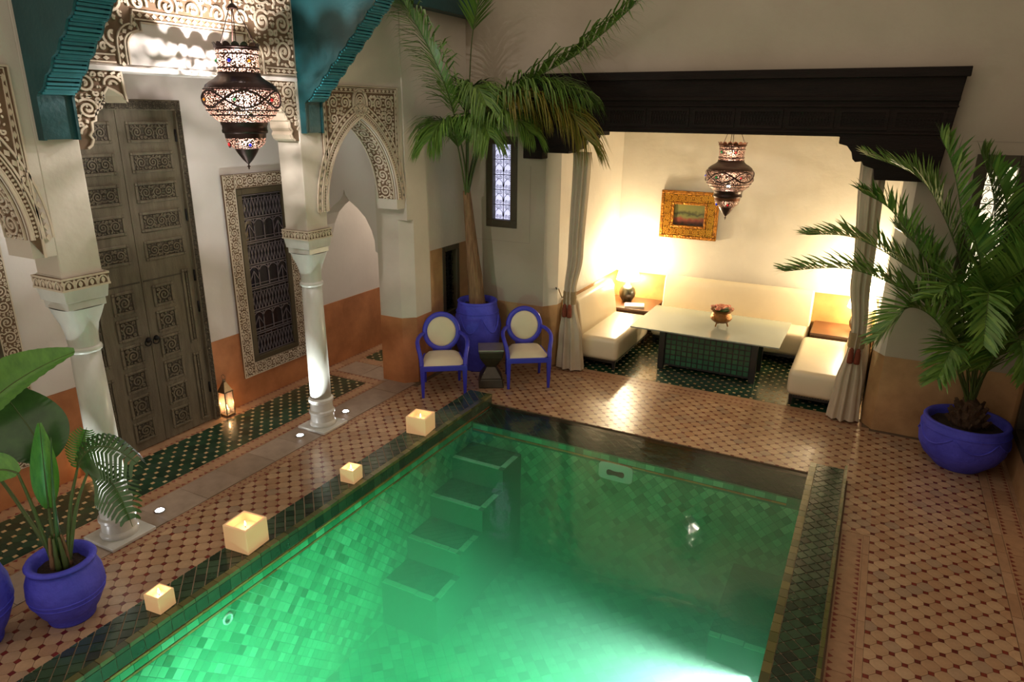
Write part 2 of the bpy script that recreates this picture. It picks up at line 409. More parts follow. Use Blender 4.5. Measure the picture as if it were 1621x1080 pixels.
# ------------------------------------------------------------------ pool
pool = struct('pool_basin', 'sunken pool lined with sea green tiles'); PD = -1.6; PYN = .4
b = MB(); b.box(PX0-.3, PX0, PYN, PY1, PD-.1, -.02); b.box(PX1, PX1+.3, PYN, PY1, PD-.1, -.02); b.box(PX0, PX1, PYN-.3, PYN, PD-.1, -.02)
b.box(PX0, PX1, 6.42, PY1+.02, PD-.1, -.06); b.box(PX0, PX1, PYN, 6.42, PD-.1, PD); b.build('pool_shell', PGROUT, pool)
def diamonds(u0, u1, v0, v1, s=.08, gap=.94):
    q = s/math.sqrt(2); out = []
    for i in range(int((u0)/q)-2, int(u1/q)+3):
        for j in range(int(v0/q)-2, int(v1/q)+3):
            if (i+j)%2: continue
            p = clip([(i*q+a*gap, j*q+c*gap) for a, c in ((q,0),(0,q),(-q,0),(0,-q))], u0, u1, v0, v1)
            if p: out.append(p)
    return out
MPL = lambda u, v, h: (PX0+h, u, v); MPF = lambda u, v, h: (u, 6.42-h, v); MPR = lambda u, v, h: (PX1-h, u, v)
tile_field(pool, 'wall_tile', diamonds(PYN, 6.42, PD, -.13, .075), PTILE, 0, .004, MPL)
tile_field(pool, 'end_wall_tile', diamonds(PX0, PX1, PD, -.18, .075), PTILE, 0, .004, MPF)
tile_field(pool, 'side_wall_tile', diamonds(PYN, 6.42, PD, -.13, .075), PTILE, 0, .004, MPR, 150)
tile_field(pool, 'bottom_tile', diamonds(PX0, PX1, PYN, 6.42, .1), PTILE, PD, PD+.004, FLAT, 0)
row = lambda a0, a1, z0, z1, s: [[(a, z0), (a+s-.004, z0), (a+s-.004, z1), (a, z1)] for a in [a0+s*i for i in range(int((a1-a0)/s))]]
tile_field(pool, 'rim_tile', row(PYN, 6.88, -.1, -.045, .1), PTILE, 0, .006, MPL); tile_field(pool, 'trim_tile', row(PYN, 6.88, -.04, -.022, .14), PTRIM, 0, .008, MPL); tile_field(pool, 'trim_tile', row(PYN, 6.4, -.124, -.108, .14), PTRIM, 0, .008, MPL, 60)
tile_field(pool, 'rim_tile', row(PX0+.02, PX1, -.13, -.075, .1), PTILE, 0, .006, MPF); tile_field(pool, 'trim_tile', row(PX0+.02, PX1, -.155, -.138, .14), PTRIM, 0, .008, MPF)
tile_field(pool, 'ledge_tile', diamonds(PX0+.01, PX1-.01, 6.42, PY1, .08), CTILE, -.06, -.055, FLAT, 150)
# steps in the far left corner, descending towards the viewer
STILE = mat('deep green step tile', sr(44,116,80), .3, rand=[sr(36,104,70), sr(54,128,90), sr(30,92,62)])
PALE = mat('pale green nosing', sr(150,220,180), .4)
for xa, xb, ys, zs, n in ((PX0+.005, PX0+.66, 6.42, -.32, 4), (PX1-.55, PX1-.005, 5.7, -.95, 2)):
    for k in range(n):
        y1 = ys-.45*k; z = zs-.26*k
        st = MB().box(xa, xb, y1-.45, 6.42 if k == 0 else y1, PD, z).build('pool_step', PGROUT, pool)
        tile_field(st, 'step_tile', diamonds(xa, xb-.07 if xa < -2 else xb, y1-.38, 6.42 if k == 0 else y1, .075), STILE, z, z+.004, FLAT, 0)
        tile_field(st, 'nosing_tile', [[(xa+.005+.1*i, y1-.45), (xa+.1+.1*i, y1-.45), (xa+.1+.1*i, y1-.39), (xa+.005+.1*i, y1-.39)] for i in range(6)], PALE, z, z+.008, FLAT, 6)
        if xa < -2: tile_field(st, 'nosing_tile', [[(xb-.06, y1-.385+.1*i), (xb, y1-.385+.1*i), (xb, y1-.29+.1*i), (xb-.06, y1-.29+.1*i)] for i in range(3)], PALE, z, z+.008, FLAT, 3)
# skimmer and return inlet
sk = MB(); sk.prism([(x, z) for x, z in [(-2.06+.19*c, -.25+.1*s) for c, s in [(math.copysign(abs(math.cos(a))**.35, math.cos(a)), math.copysign(abs(math.sin(a))**.35, math.sin(a))) for a in [2*PI*i/32 for i in range(32)]]]], .004, .02, MPF)
so = tag(sk.build('skimmer_plate', mat('white pool plastic', sr(226,236,226), .4), pool), 'white plastic skimmer plate with dark opening')
MB().prism([(-2.06+.1*math.cos(a), -.26+.035*math.sin(a)+.012*math.sin(3*a)) for a in [2*PI*i/20 for i in range(20)]], .019, .024, MPF).build('skimmer_opening', mat('dark skimmer hole', sr(20,40,28), .8), so)
ri = MB(); ri.tube([(PX0+.014, 2.83+.038*math.cos(a), -.22+.038*math.sin(a)) for a in [2*PI*i/24 for i in range(24)]], .01, 6, True)
tag(ri.build('inlet_ring', MATS['white pool plastic'], pool, True), 'white inlet ring on the pool wall')
# underwater lamps
LAMPG = mat('pool lamp glass', (1,1,1,1), .3, emis=(.8,1,.9,1), estr=14)
for (x, y, dx) in ((PX1-.012, 4.3, -1), (PX0+.012, 1.5, 1)):
    lp = MB(); lp.lathe([(.09,0),(.09,.012),(.07,.02)], 20)
    o = lp.build('pool_lamp', LAMPG, pool, True); o.location = (x, y, -.5); o.rotation_euler = (0, PI/2*dx, 0)
for nm, loc, e, dr in (('pool_light_side', (PX1-.06, 4.15, -.42), 105, (-1,-.05,-.4)), ('pool_light_near', (-2.7, PYN+.1, -.4), 140, (-.3,1,-.3)), ('pool_light_far', (-1.2, PYN+.1, -.4), 26, (.0,1,-.25))):
    l = light(nm, 'AREA', loc, e, (.8,1,.86), shape='DISK', size=.25, spread=1.05); aim(l, dr)
# water
wm = bpy.data.materials.new('green pool water'); wm.use_nodes = True; nt = wm.node_tree; N = nt.nodes; Lk = nt.links
N.remove(N['Principled BSDF']); out = N['Material Output']
tr = N.new('ShaderNodeBsdfTransparent'); gl = N.new('ShaderNodeBsdfGlossy'); gl.inputs['Roughness'].default_value = .03
fz = N.new('ShaderNodeFresnel'); fz.inputs['IOR'].default_value = 1.33; mx = N.new('ShaderNodeMixShader')
nz = N.new('ShaderNodeTexNoise'); nz.inputs['Scale'].default_value = 9; nz.inputs['Detail'].default_value = 3
tcw = N.new('ShaderNodeTexCoord'); Lk.new(tcw.outputs['Object'], nz.inputs['Vector'])
bw = N.new('ShaderNodeBump'); bw.inputs['Strength'].default_value = .12; bw.inputs['Distance'].default_value = .03; Lk.new(nz.outputs[0], bw.inputs['Height'])
Lk.new(bw.outputs[0], gl.inputs['Normal']); Lk.new(bw.outputs[0], fz.inputs['Normal'])
Lk.new(fz.outputs[0], mx.inputs[0]); Lk.new(tr.outputs[0], mx.inputs[1]); Lk.new(gl.outputs[0], mx.inputs[2]); Lk.new(mx.outputs[0], out.inputs['Surface'])
vsn = N.new('ShaderNodeVolumeScatter'); vsn.inputs['Color'].default_value = (.72,.94,.84,1); vsn.inputs['Density'].default_value = .42; vsn.inputs['Anisotropy'].default_value = .3
van = N.new('ShaderNodeVolumeAbsorption'); van.inputs['Color'].default_value = (.2,.78,.58,1); van.inputs['Density'].default_value = .75
vad = N.new('ShaderNodeAddShader'); Lk.new(vsn.outputs[0], vad.inputs[0]); Lk.new(van.outputs[0], vad.inputs[1]); Lk.new(vad.outputs[0], out.inputs['Volume'])
tag(MB().box(PX0+.001, PX1-.001, PYN+.001, PY1-.001, PD-.05, -.014).build('pool_water', wm), 'clear glowing green water filling the pool', 'water', None, 'stuff')

# copings
def coping(name, x0, x1, xi, label):
    c = tag(MB().box(x0, x1, PYN-.3, PY1, -.1, .112).build(name, CGROUT), label, None, None, 'structure')
    inner = xi == x1; e = .055
    a, bb = (x0+.008, x1-e) if inner else (x0+e, x1-.03)
    tile_field(c, 'coping_tile', diamonds(a, bb, PYN-.2, PY1-.004, .08, .9), CTILE, .112, .1195, FLAT)
    n0, n1 = (x1-e+.004, x1+.006) if inner else (x0-.006, x0+e-.004)
    nos = [[(n0, y), (n1, y), (n1, min(y+.096, PY1)), (n0, min(y+.096, PY1))] for y in [PYN-.2+.1*i for i in range(68)]]
    tile_field(c, 'nosing_tile', nos, NOSE, .09, .121, FLAT)
    mp = (lambda u, v, h: (x1+h, u, v)) if inner else (lambda u, v, h: (x0-h, u, v))
    tile_field(c, 'face_tile', row(PYN-.2, PY1, -.012, .085, .1), CTILE, 0, .005, mp)
    if not inner: tile_field(c, 'edge_tile', [[(x1-.027,y),(x1,y),(x1,y+.096),(x1-.027,y+.096)] for y in [PYN-.2+.1*i for i in range(68)]], NOSE, .1, .12, FLAT)
    return c
coping('pool_coping_left', CLX, PX0, PX0, 'raised green tiled pool edge carrying the candle cubes')
coping('pool_coping_right', PX1, CRX, PX1, 'raised green tiled pool edge beside the wide tiled walk')

# ------------------------------------------------------------------ corridor wall with door and windows
wl = tag(rect_wall(-.5, 9.4, 0, 5.2, [], 0, .3, XM(XL)).build('wall_left', PLASTER_C), 'white plaster corridor wall behind the columns', None, None, 'structure')
rect_wall(-.5, 9.4, 0, DZ, [], 0, .012, XP(XL)).build('dado', DADO_C, wl)
tag(rect_wall(XL, -5.4, 0, 5.2, [], 0, .2, YM(9.4)).build('wall_corridor_end', PLASTER_C), 'plain corridor end wall', None, None, 'structure')
wlp = MB().lathe([(.02,0),(.07,.02),(.08,.08),(.05,.14),(.02,.16)], 16).build('added_lamp', mat('opal glass of added lamp', (1,.95,.85,1), .4, emis=(1,.86,.66,1), estr=6), bpy.data.objects['wall_corridor_end'], True); wlp.location = (-5.75, 9.1, 2.9)  # unseen lamp, added to light the corridor beyond the ogee arch
light('added_lamp_light', 'POINT', (-5.75, 9.02, 2.8), 70, (1,.88,.72), .06, bpy.data.objects['wall_corridor_end'])

def scroll_panel(w, h, cell):
    b = MB(); arabesque(b, -w/2, w/2, -h/2, h/2, cell, lambda u, v, t: (t, u, v), 0, .008, cell*.085, rnd=random.Random(5)); return b
def window_carved(name, y0, y1, z0, z1, label):
    """deep set lattice window with an olive wood frame and a carved stucco surround"""
    w = struct(name, label); s = .165; mp = XP(XL)
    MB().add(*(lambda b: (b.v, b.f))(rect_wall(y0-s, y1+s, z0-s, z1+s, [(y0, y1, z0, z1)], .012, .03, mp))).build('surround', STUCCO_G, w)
    b = MB(); h0, h1 = .03, .038
    for a in ((y0-s+.015, y0-.015, z0, z1), (y1+.015, y1+s-.015, z0, z1), (y0, y1, z1+.015, z1+s-.015), (y0, y1, z0-s+.015, z0-.015)): arabesque(b, *a, .14, mp, h0, h1, .009)
    for a in ((y0-s+.015, y0-.015), (y1+.015, y1+s-.015)):
        for c in ((z0-s+.015, z0-.015), (z1+.015, z1+s-.015)): arabesque(b, *a, *c, .14, mp, h0, h1, .009)
    for k in (.008, s-.008): b.ribbon([(y0-k,z0-k),(y1+k,z0-k),(y1+k,z1+k),(y0-k,z1+k),(y0-k,z0-k)], .012, mp, h0, h1)
    for yy in (y0, y1): b.ribbon([(yy,z1),(yy,z1+s)], .008, mp, h0, h1); b.ribbon([(yy,z0),(yy,z0-s)], .008, mp, h0, h1)
    b.build('surround_carving', STUCCO, w)
    fw = .07
    rect_wall(y0, y1, z0, z1, [(y0+fw, y1-fw, z0+fw, z1-fw)], .0, .05, mp).build('window_frame', WINW, w, bevel=.006)
    MB().prism([(y0+fw,z0+fw),(y1-fw,z0+fw),(y1-fw,z1-fw),(y0+fw,z1-fw)], .0125, .017, mp).build('pane', mat('dark violet glass', sr(34,30,34), .08, var=.4, vscale=2.5), w)
    g = MB(); a, c = y0+fw, y1-fw; H = z1-z0-2*fw; Z = z0+fw; G = lambda pts, r=.006: g.ribbon(pts, r*1.5, mp, .02, .03)
    nb = 7; bh = H/nb
    for k in range(nb):
        za, zb = Z+k*bh, Z+(k+1)*bh
        G([(a,za+.012),(c,za+.012)], .007); G([(a,zb-.012),(c,zb-.012)], .007)
        if k%2 == 0:
            for i in range(6):
                u0, u1 = a+(c-a)*i/6, a+(c-a)*(i+1)/6; um = (u0+u1)/2
                G([(u0,za+.012),(um,zb-.03)]); G([(um,zb-.03),(u1,za+.012)]); G([(um,za+.012),(u0,zb-.05)], .004); G([(um,za+.012),(u1,zb-.05)], .004); G([(u0,zb-.05),(u1,zb-.05)], .004)
        else:
            for i in range(5): G([(a+(c-a)*i/4,za+.012),(a+(c-a)*i/4,zb-.012)], .008)
            for i in range(4):
                u0, u1 = a+(c-a)*i/4, a+(c-a)*(i+1)/4; r = (u1-u0)/2
                G([((u0+u1)/2-r*math.cos(t), zb-.02-r+r*math.sin(t)) for t in [PI*j/8 for j in range(9)]], .006)
                if i in (0, 3):
                    G([(u0,za+bh*.3),((u0+u1)/2,za+bh*.75)], .005); G([((u0+u1)/2,za+bh*.75),(u1,za+bh*.3)], .005); G([((u0+u1)/2,za),((u0+u1)/2,za+bh*.75)], .005)
            G([(a,za+.05),(c,za+.05)], .005)
    g.build('lattice_grille', mat('grey violet painted iron', sr(96,88,92), .5, metal=.2), w)
    return w
window_carved('window_1', 5.62, 6.36, .48, 2.56, 'tall lattice window with carved white surround beyond the second column')
window_carved('window_2', 2.22, 2.96, .48, 2.56, 'lattice window with carved surround behind the broad-leaved plant')

# double door
dr = struct('door_1', 'tall carved double door of weathered grey brown wood'); D0, D1, DH = 3.62, 5.0, 3.5; mp = XP(XL); dm = (D0+D1)/2
b = rect_wall(D0, D1, 0, DH, [(D0+.07, D1-.07, 0, DH-.1)], .0, .09, mp); fr = b.build('door_frame', DOORW, dr, bevel=.006)
b = MB(); arabesque(b, D0+.015, D1-.015, DH-.09, DH-.01, .07, mp, .09, .096, .006)
for a in ((D0+.01, D0+.06), (D1-.06, D1-.01)): arabesque(b, *a, 0.02, DH-.1, .05, mp, .09, .096, .005)
b.build('frame_carving', DOORD, fr)
PA = None
for side in (-1, 1):
    y0, y1 = (D0+.07, dm-.003) if side < 0 else (dm+.003, D1-.07)
    lf = MB().prism([(y0,.01),(y1,.01),(y1,DH-.1),(y0,DH-.1)], .02, .05, mp).build('door_leaf', DOORW, dr)
    def dpanel(ya, yb, za, zb, cell):
        p = rect_wall(ya, yb, za, zb, [(ya+.03, yb-.03, za+.03, zb-.03)], .05, .066, mp).build('panel_moulding', DOORW, lf, bevel=.007)
        q = MB().prism([(ya+.03,za+.03),(yb-.03,za+.03),(yb-.03,zb-.03),(ya+.03,zb-.03)], .05, .052, mp)
        q.build('carved_panel', DOORD, lf)
        q = MB(); arabesque(q, ya+.04, yb-.04, za+.035, zb-.035, cell, mp, .052, .066, cell*.1, rnd=random.Random(int(za*10))); q.build('panel_scroll', DOORW, lf)
    for k in range(5): dpanel(y0+.08, y1-.07, 3.1-.287*k, 3.3-.287*k, .12)
    lo = (y0+.02, y0+.02) if side < 0 else (y0, y0)
    for k in range(6):
        ya = dm+.1 if side > 0 else dm-.34
        dpanel(ya, ya+.24, 1.47-.275*k, 1.7-.275*k, .15)
    ya = y1-.16 if side > 0 else y0+.06
    for za, zb in ((.98, 1.8), (.06, .86)): dpanel(ya, ya+.1, za, zb, .04)
    for kz in (.35, 1.3, 1.65, 2.3, 3.1):
        MB().tube([(XL+.06, (y1-.004 if side > 0 else y0+.004), kz), (XL+.06, (y1-.004 if side > 0 else y0+.004), kz+.12)], .012, 8).build('hinge', IRON, lf, True)
    kb = MB().sphere((XL+.085, dm+.045*side, 1.16), .028, 12, 8).build('door_knob', IRON, lf, True)
    MB().tube([(XL+.075, dm+.045*side+.035*math.cos(a), 1.13+.035*math.sin(a)) for a in [2*PI*i/14 for i in range(14)]], .006, 6, True).build('knocker_ring', IRON, lf, True)
    MB().prism([(dm+side*.02,1.75),(dm+side*.52,1.75),(dm+side*.52,1.765),(dm+side*.02,1.765)], .05, .054, mp).build('wicket_seam', DOORD, lf)

# ------------------------------------------------------------------ arcade wall above the columns
wa = struct('wall_arcade', 'white arcade wall with carved arches above the marble columns'); T = XA-XAB; mpx = lambda u, v, h: (XAB+h, u, v)
for c in (CA, CB): MB().box(XAB+.0, XA, c-.15, c+.15, 2.255, 5.2).build('pier', PLASTER, wa, bevel=.008)
AR = parch(6.17, .6, 2.42, .405, 16); AL = parch(1.72, .92, 2.55, .1, 18)
MB().prism([(CB+.15,2.42)]+AR+[(6.77,2.3),(6.95,2.3),(6.95,5.2),(CB+.15,5.2)], 0, T, mpx).build('arch_spandrel', PLASTER, wa)
MB().prism([(.64,2.42)]+AL+[(2.64,2.42),(CA-.15,2.42),(CA-.15,5.2),(.64,5.2)], 0, T, mpx).build('arch_spandrel', PLASTER, wa)
MB().box(XAB, XA, CA+.15, CB-.15, 3.7, 5.2).build('lintel', PLASTER, wa)
mp = XP(XA)
# carving of the right arch: ground plate with spandrel scrolls, borders and a central roundel
def arch_carving(c, hw, zs, e, y0, y1, z0, z1, arch, roundel):
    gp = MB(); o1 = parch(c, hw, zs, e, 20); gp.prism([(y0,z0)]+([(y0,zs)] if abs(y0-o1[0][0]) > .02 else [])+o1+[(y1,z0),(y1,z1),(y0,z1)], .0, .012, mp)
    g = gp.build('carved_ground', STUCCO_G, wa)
    b = MB(); H0, H1 = .012, .024
    band = [(x, z) for x, z in parch(c, hw, zs, e, 20, .045)]; chain(b, band, .05, mp, H0, H1, .03, .009)
    band2 = parch(c, hw, zs, e, 20, .12); chain(b, band2, .075, mp, H0, H1, .075, .014)
    b.ribbon(parch(c, hw, zs, e, 20, .008), .016, mp, H0, H1+.004)
    b.ribbon([(y0+.008,z0),(y0+.008,z1-.008),(y1-.008,z1-.008),(y1-.008,z0)], .016, mp, H0, H1)
    chain(b, [(y0+.045,zs+.5 if y1-y0 < 2 else zs),(y0+.045,z1-.045),(y1-.045,z1-.045),(y1-.045,zs+.3)], .055, mp, H0, H1, .07, .008)
    R = hw+e+.17
    def inside(u, v):
        cc = c+e if u < c else c-e
        return math.hypot(u-cc, v-zs) > R and y0+.09 < u < y1-.09 and v < z1-.09 and (not roundel or math.hypot(u-c, (v-(z1-.17))*.9) > .15)
    arabesque(b, y0+.09, y1-.09, zs, z1-.09, .17, mp, H0, H1, .013, inside)
    if roundel:
        for r in (.03, .055, .085, .12, .14): b.ribbon([(c+r*.85*math.cos(t), z1-.17+r*math.sin(t)) for t in [2*PI*i/24 for i in range(25)]], .012, mp, H0, H1)
    b.build('spandrel_carving', STUCCO, g)
    # carved soffit on the reveal
    s = MB(); n = len(arch); acc = [0]
    for i in range(1, n): acc.append(acc[-1]+math.hypot(arch[i][0]-arch[i-1][0], arch[i][1]-arch[i-1][1]))
    def ms(u, v, h):
        i = 0
        while i < n-2 and acc[i+1] < u: i += 1
        t = (u-acc[i])/(acc[i+1]-acc[i]); p = arch[i]; q = arch[i+1]; tx, tz = q[0]-p[0], q[1]-p[1]; l = math.hypot(tx, tz)
        return (XAB+v, p[0]+tx*t+tz/l*h, p[1]+tz*t-tx/l*h)
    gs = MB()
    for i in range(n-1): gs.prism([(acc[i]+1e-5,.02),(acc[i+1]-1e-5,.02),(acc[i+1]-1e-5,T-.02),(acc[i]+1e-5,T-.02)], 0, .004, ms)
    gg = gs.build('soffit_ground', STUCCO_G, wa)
    arabesque(s, 0, acc[-1], .05, T-.05, .2, ms, .004, .016, .014)
    for v in (.03, T-.03): s.ribbon([(acc[-1]*i/40, v) for i in range(41)], .014, ms, .004, .016)
    s.build('soffit_carving', STUCCO, gg)
arch_carving(6.17, .6, 2.42, .405, CB+.155, 6.84, 2.42, 3.67, AR, True)
arch_carving(1.72, .92, 2.55, .1, .66, 2.72, 2.42, 3.67, AL, False)
# carved frieze above the middle opening with a blank cartouche
FY0, FY1, FZ0, FZ1 = CA+.15, CB-.15, 3.7, 4.75
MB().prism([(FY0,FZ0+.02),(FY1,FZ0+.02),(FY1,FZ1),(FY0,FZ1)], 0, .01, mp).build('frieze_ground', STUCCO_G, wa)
fc = (FY0+FY1)/2; cw, cz = .52, 4.02
def cart(k): # cartouche outline with scooped corners
    w, zt = cw+k, cz+k; return [(fc-w-.09,FZ0+.02)]+[(fc-w-.09, FZ0+.14)]+[(fc-w-.09+.13*(1-math.cos(t)), FZ0+.14+k*.4+.12*math.sin(t)) for t in [PI/2*i/6 for i in range(7)]]+[(fc-w+.04, zt)]
hl = cart(0); full = hl+[(2*fc-y, z) for y, z in reversed(hl)]
MB().prism(full, .01, .02, mp).build('blank_cartouche', PLASTER_C, wa)
b = MB(); k1 = cart(.05); chain(b, k1+[(2*fc-y, z) for y, z in reversed(k1)], .07, mp, .01, .024, .06, .011)
b.ribbon(full, .012, mp, .01, .026)
chain(b, [(FY0+.01,FZ0+.055),(fc-cw-.2,FZ0+.055)], .06, mp, .01, .024, .07, .01); chain(b, [(fc+cw+.2,FZ0+.055),(FY1-.01,FZ0+.055)], .06, mp, .01, .024, .07, .01)
arabesque(b, FY0+.01, FY1-.01, FZ0+.1, FZ1, .24, mp, .01, .024, .018, lambda u, v: abs(u-fc) > (cw+.19 if v < FZ0+.29 else cw+.1) or v > cz+.1)
b.build('frieze_carving', STUCCO, wa)
MB().box(XAB-.02, XA+.03, FY0, FY1, 3.67, 3.705).build('lintel_moulding', PLASTER_C, wa, bevel=.006)
# carved consoles at the corners of the opening
for sg, y in ((1, FY0), (-1, FY1)):
    P = [(0,3.67),(.4,3.67),(.42,3.45),(.38,3.50),(.33,3.53),(.28,3.55),(.24,3.50),(.235,3.455),(.20,3.45),(.195,3.40),(.16,3.385),(.15,3.32),(.12,3.31),(.115,3.25),(.09,3.22),(.11,3.19),(.09,3.15),(.06,3.13),(0,3.13)]
    MB().prism([(y+sg*u, z) for u, z in P], .04, T-.02, mpx).build('console', STUCCO, wa)
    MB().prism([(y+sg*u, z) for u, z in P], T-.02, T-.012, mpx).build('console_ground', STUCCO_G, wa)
    b = MB(); fn = lambda u, v: (v > 3.2+abs(u-y)*1.0 and (abs(u-y) < .24 or v > 3.57) and abs(u-y) < .4)
    arabesque(b, min(y, y+sg*.42), max(y, y+sg*.42), 3.15, 3.66, .2, XP(XA-.012), 0, .014, .016, fn); b.ribbon([(y+sg*u*.985, z+.006) for u, z in P[1:-1]], .016, XP(XA-.012), 0, .014)
    b.build('console_carving', STUCCO, wa)
# corner pillar, transverse ogee arch, wall between pillar and back wall
wp = tag(MB().prism([(-5.53,6.93),(-5.06,6.93),(-5.06,7.4),(-5.53,7.4)], 2.15, 5.2).build('wall_corner', PLASTER), 'white wall from the arch pillar to the courtyard corner', None, None, 'structure')
low = [(-5.53,6.93),(-5.2,6.93),(-5.06,7.06),(-5.06,7.4),(-5.53,7.4)]
MB().prism(low, DZ, 2.15).build('chamfered_jamb', PLASTER, wp); MB().prism([(x+(.006 if x > -5.3 else -.006), y-(.006 if y < 7.1 else 0)) for x, y in low], 0, DZ).build('dado', DADO_C, wp)
rect_wall(7.4, YB, 0, 5.2, [(7.68, 8.1, .72, 1.7)], -.47, 0, XP(-5.06)).build('wall_face', PLASTER, wp); rect_wall(7.4, YB, 0, DZ, [(7.68, 8.1, .72, 1.7)], 0, .006, XP(-5.06)).build('dado', DADO, wp)
og = [(-5.55,0),(-5.55,1.7),(-5.585,1.72),(-5.59,1.85),(-5.63,1.98),(-5.72,2.14),(-5.84,2.25),(-5.96,2.33),(-6.02,2.40)]
ogL = og+[(-6.04,2.47)]+[(-12.08-x, z) for x, z in reversed(og)]
tag(MB().prism([(-5.5,0)]+ogL+[(XL-.05,0),(XL-.05,5.2),(-5.5,5.2)], -.25, 0, YM(6.95)).build('wall_ogee_arch', PLASTER_C), 'transverse wall with an ogee arch across the corridor', None, None, 'structure')

# ------------------------------------------------------------------ back wall, alcove, right wall
YF = YM(YB)
JL, JR = -3.87, .32
wb = tag(rect_wall(-5.2, JL, 0, 6.2, [(-4.754, -4.284, 1.927, 3.122)], -.3, 0, YF).build('wall_back', PLASTER_B), 'tall warm white back wall of the courtyard', None, None, 'structure')
rect_wall(JR, 1.8, 0, 6.2, [(.79, 1.26, 1.2, 3.07)], -.3, 0, YF).build('wall_section', PLASTER_B, wb); rect_wall(JL, JR, 3.3, 6.2, [], -.3, 0, YF).build('wall_over_alcove', PLASTER_B, wb)
rect_wall(-5.06, JL, 0, DZ, [], 0, .006, YF).build('dado', DADO, wb); rect_wall(JR, 1.6, 0, DZ, [], 0, .006, YF).build('dado', DADO, wb)
cl = [(JL,YB),(JL+.13,YB+.2),(JL+.13,YB+.35),(JL,YB+.35)]; cr = [(JR,YB),(JR,YB+.35),(JR-.1,YB+.35),(JR-.12,YB+.18)]
for p in (cl, cr):
    MB().prism(p, DZ, 3.3).build('chamfered_jamb', PLASTER, wb); MB().prism([(x, y-.004) for x, y in p], 0, DZ).build('dado', DADO, wb)
for u in ((-4.1, 1.62, 1.635, 3.0), ): pass
g = MB(); g.ribbon([(-5.05,1.74),(-4.09,1.74),(-4.09,2.75)], .006, YF, -.001, .002); g.ribbon([(.72,3.19),(1.58,3.19)], .006, YF, -.001, .002); g.build('plaster_groove', mat('groove line', sr(150,140,126), .8), wb)
wr = tag(rect_wall(2.4, YB+.3, 0, 6.2, [(7.25, 8.12, .33, 1.5)], 0, .3, lambda u, v, h: (1.59+h, u, v)).build('wall_right', PLASTER_B), 'white right hand courtyard wall seen edge on', None, None, 'structure')
rect_wall(2.4, YB, 0, DZ, [(7.25, 8.12, .33, 1.5)], 0, .006, XM(1.59)).build('dado', DADO, wr)
al = tag(rect_wall(-3.74, .22, 0, 3.6, [], -.25, 0, YM(11.)).build('wall_alcove', PLASTER), 'cream plaster walls of the seating alcove', None, None, 'structure')
MB().box(-4.0, -3.74, 8.7, 11.2, 0, 3.6).build('side_wall', PLASTER, al); MB().box(.22, .5, 8.7, 11.2, 0, 3.6).build('side_wall', PLASTER, al)
b = MB(); b.box(-3.74, .22, 10.992, 11., 0, .92); b.box(-3.74, -3.732, 8.7, 11., 0, .92); b.box(.212, .22, 8.7, 11., 0, .92); b.build('dado', DADO_A, al)
tag(MB().box(-3.9, .4, 8.5, 11.2, 3.6, 3.75).build('ceiling_alcove', PLASTER), 'flat alcove ceiling', None, None, 'structure')

def grille_window(name, label, u0, u1, z0, z1, mp, fw, glass, depth=.06, back=-.1):
    w = struct(name, label)
    rect_wall(u0, u1, z0, z1, [(u0+fw, u1-fw, z0+fw, z1-fw)], -.08, .015, mp).build('window_frame', WINW, w, bevel=.006)
    MB().prism([(u0+.01,z0+.01),(u1-.01,z0+.01),(u1-.01,z1-.01),(u0+.01,z1-.01)], back-.01, back, mp).build('pane', glass, w)
    g = MB(); a, c = u0+fw, u1-fw; Z0, Z1 = z0+fw, z1-fw; W = c-a; H = Z1-Z0; q = lambda pts, r=.004: g.tube([mp(u, v, -.05) for u, v in pts], r, 5)
    q([((a+c)/2,Z0),((a+c)/2,Z1)], .006); n = max(2, round(H/(W*.72))); h = H/n
    for k in range(n+1): q([(a,Z0+k*h),(c,Z0+k*h)], .006)
    for k in range(n):
        z = Z0+k*h
        for sd in (-1, 1):
            cx = (a+c)/2+sd*W/4; r = min(W, h)*.13
            for (ux, uz, s0) in ((-1, .2, 1), (1, .2, -1), (-1, .82, -1), (1, .82, 1)):
                q(spiral(cx+ux*W*.11, z+h*uz, r, 1.4, PI/2*s0, s0*ux, 14, .2))
            q([(cx-W*.22,z+h*.2),(cx-W*.2,z+h*.5),(cx,z+h*.75),(cx+W*.2,z+h*.5),(cx+W*.22,z+h*.2)], .004)
    g.build('iron_grille', IRON, w, True)
    return w
PANE_C = mat('cool lit window pane', sr(200,200,225), .3, emis=(.66,.66,.92,1), estr=1.15); PANE_W = mat('warm lit window pane', sr(255,240,205), .3, emis=(1,.86,.6,1), estr=1.5)
PANE_D = mat('dark window pane', sr(26,24,22), .1)
grille_window('window_3', 'tall narrow window with black scroll grille and cool light inside', -4.754, -4.284, 1.927, 3.122, YF, .1, PANE_C)
grille_window('window_4', 'narrow window with black scroll grille and warm light behind the right palm', .79, 1.26, 1.2, 3.07, YF, .11, PANE_W)
grille_window('window_5', 'small dark low window beside the tall potted palm', 7.68, 8.1, .72, 1.7, XP(-5.06), .07, PANE_D)
grille_window('window_6', 'dark framed low window at the right edge', 7.25, 8.12, .33, 1.5, XM(1.59), .09, PANE_D)
tag(MB().box(-5.06, -4.9, 3.2, YB, 4.55, 5.0).build('trim_1', TEAL, bevel=.01), 'dark teal timber beam high in the courtyard corner', None, None, 'structure')
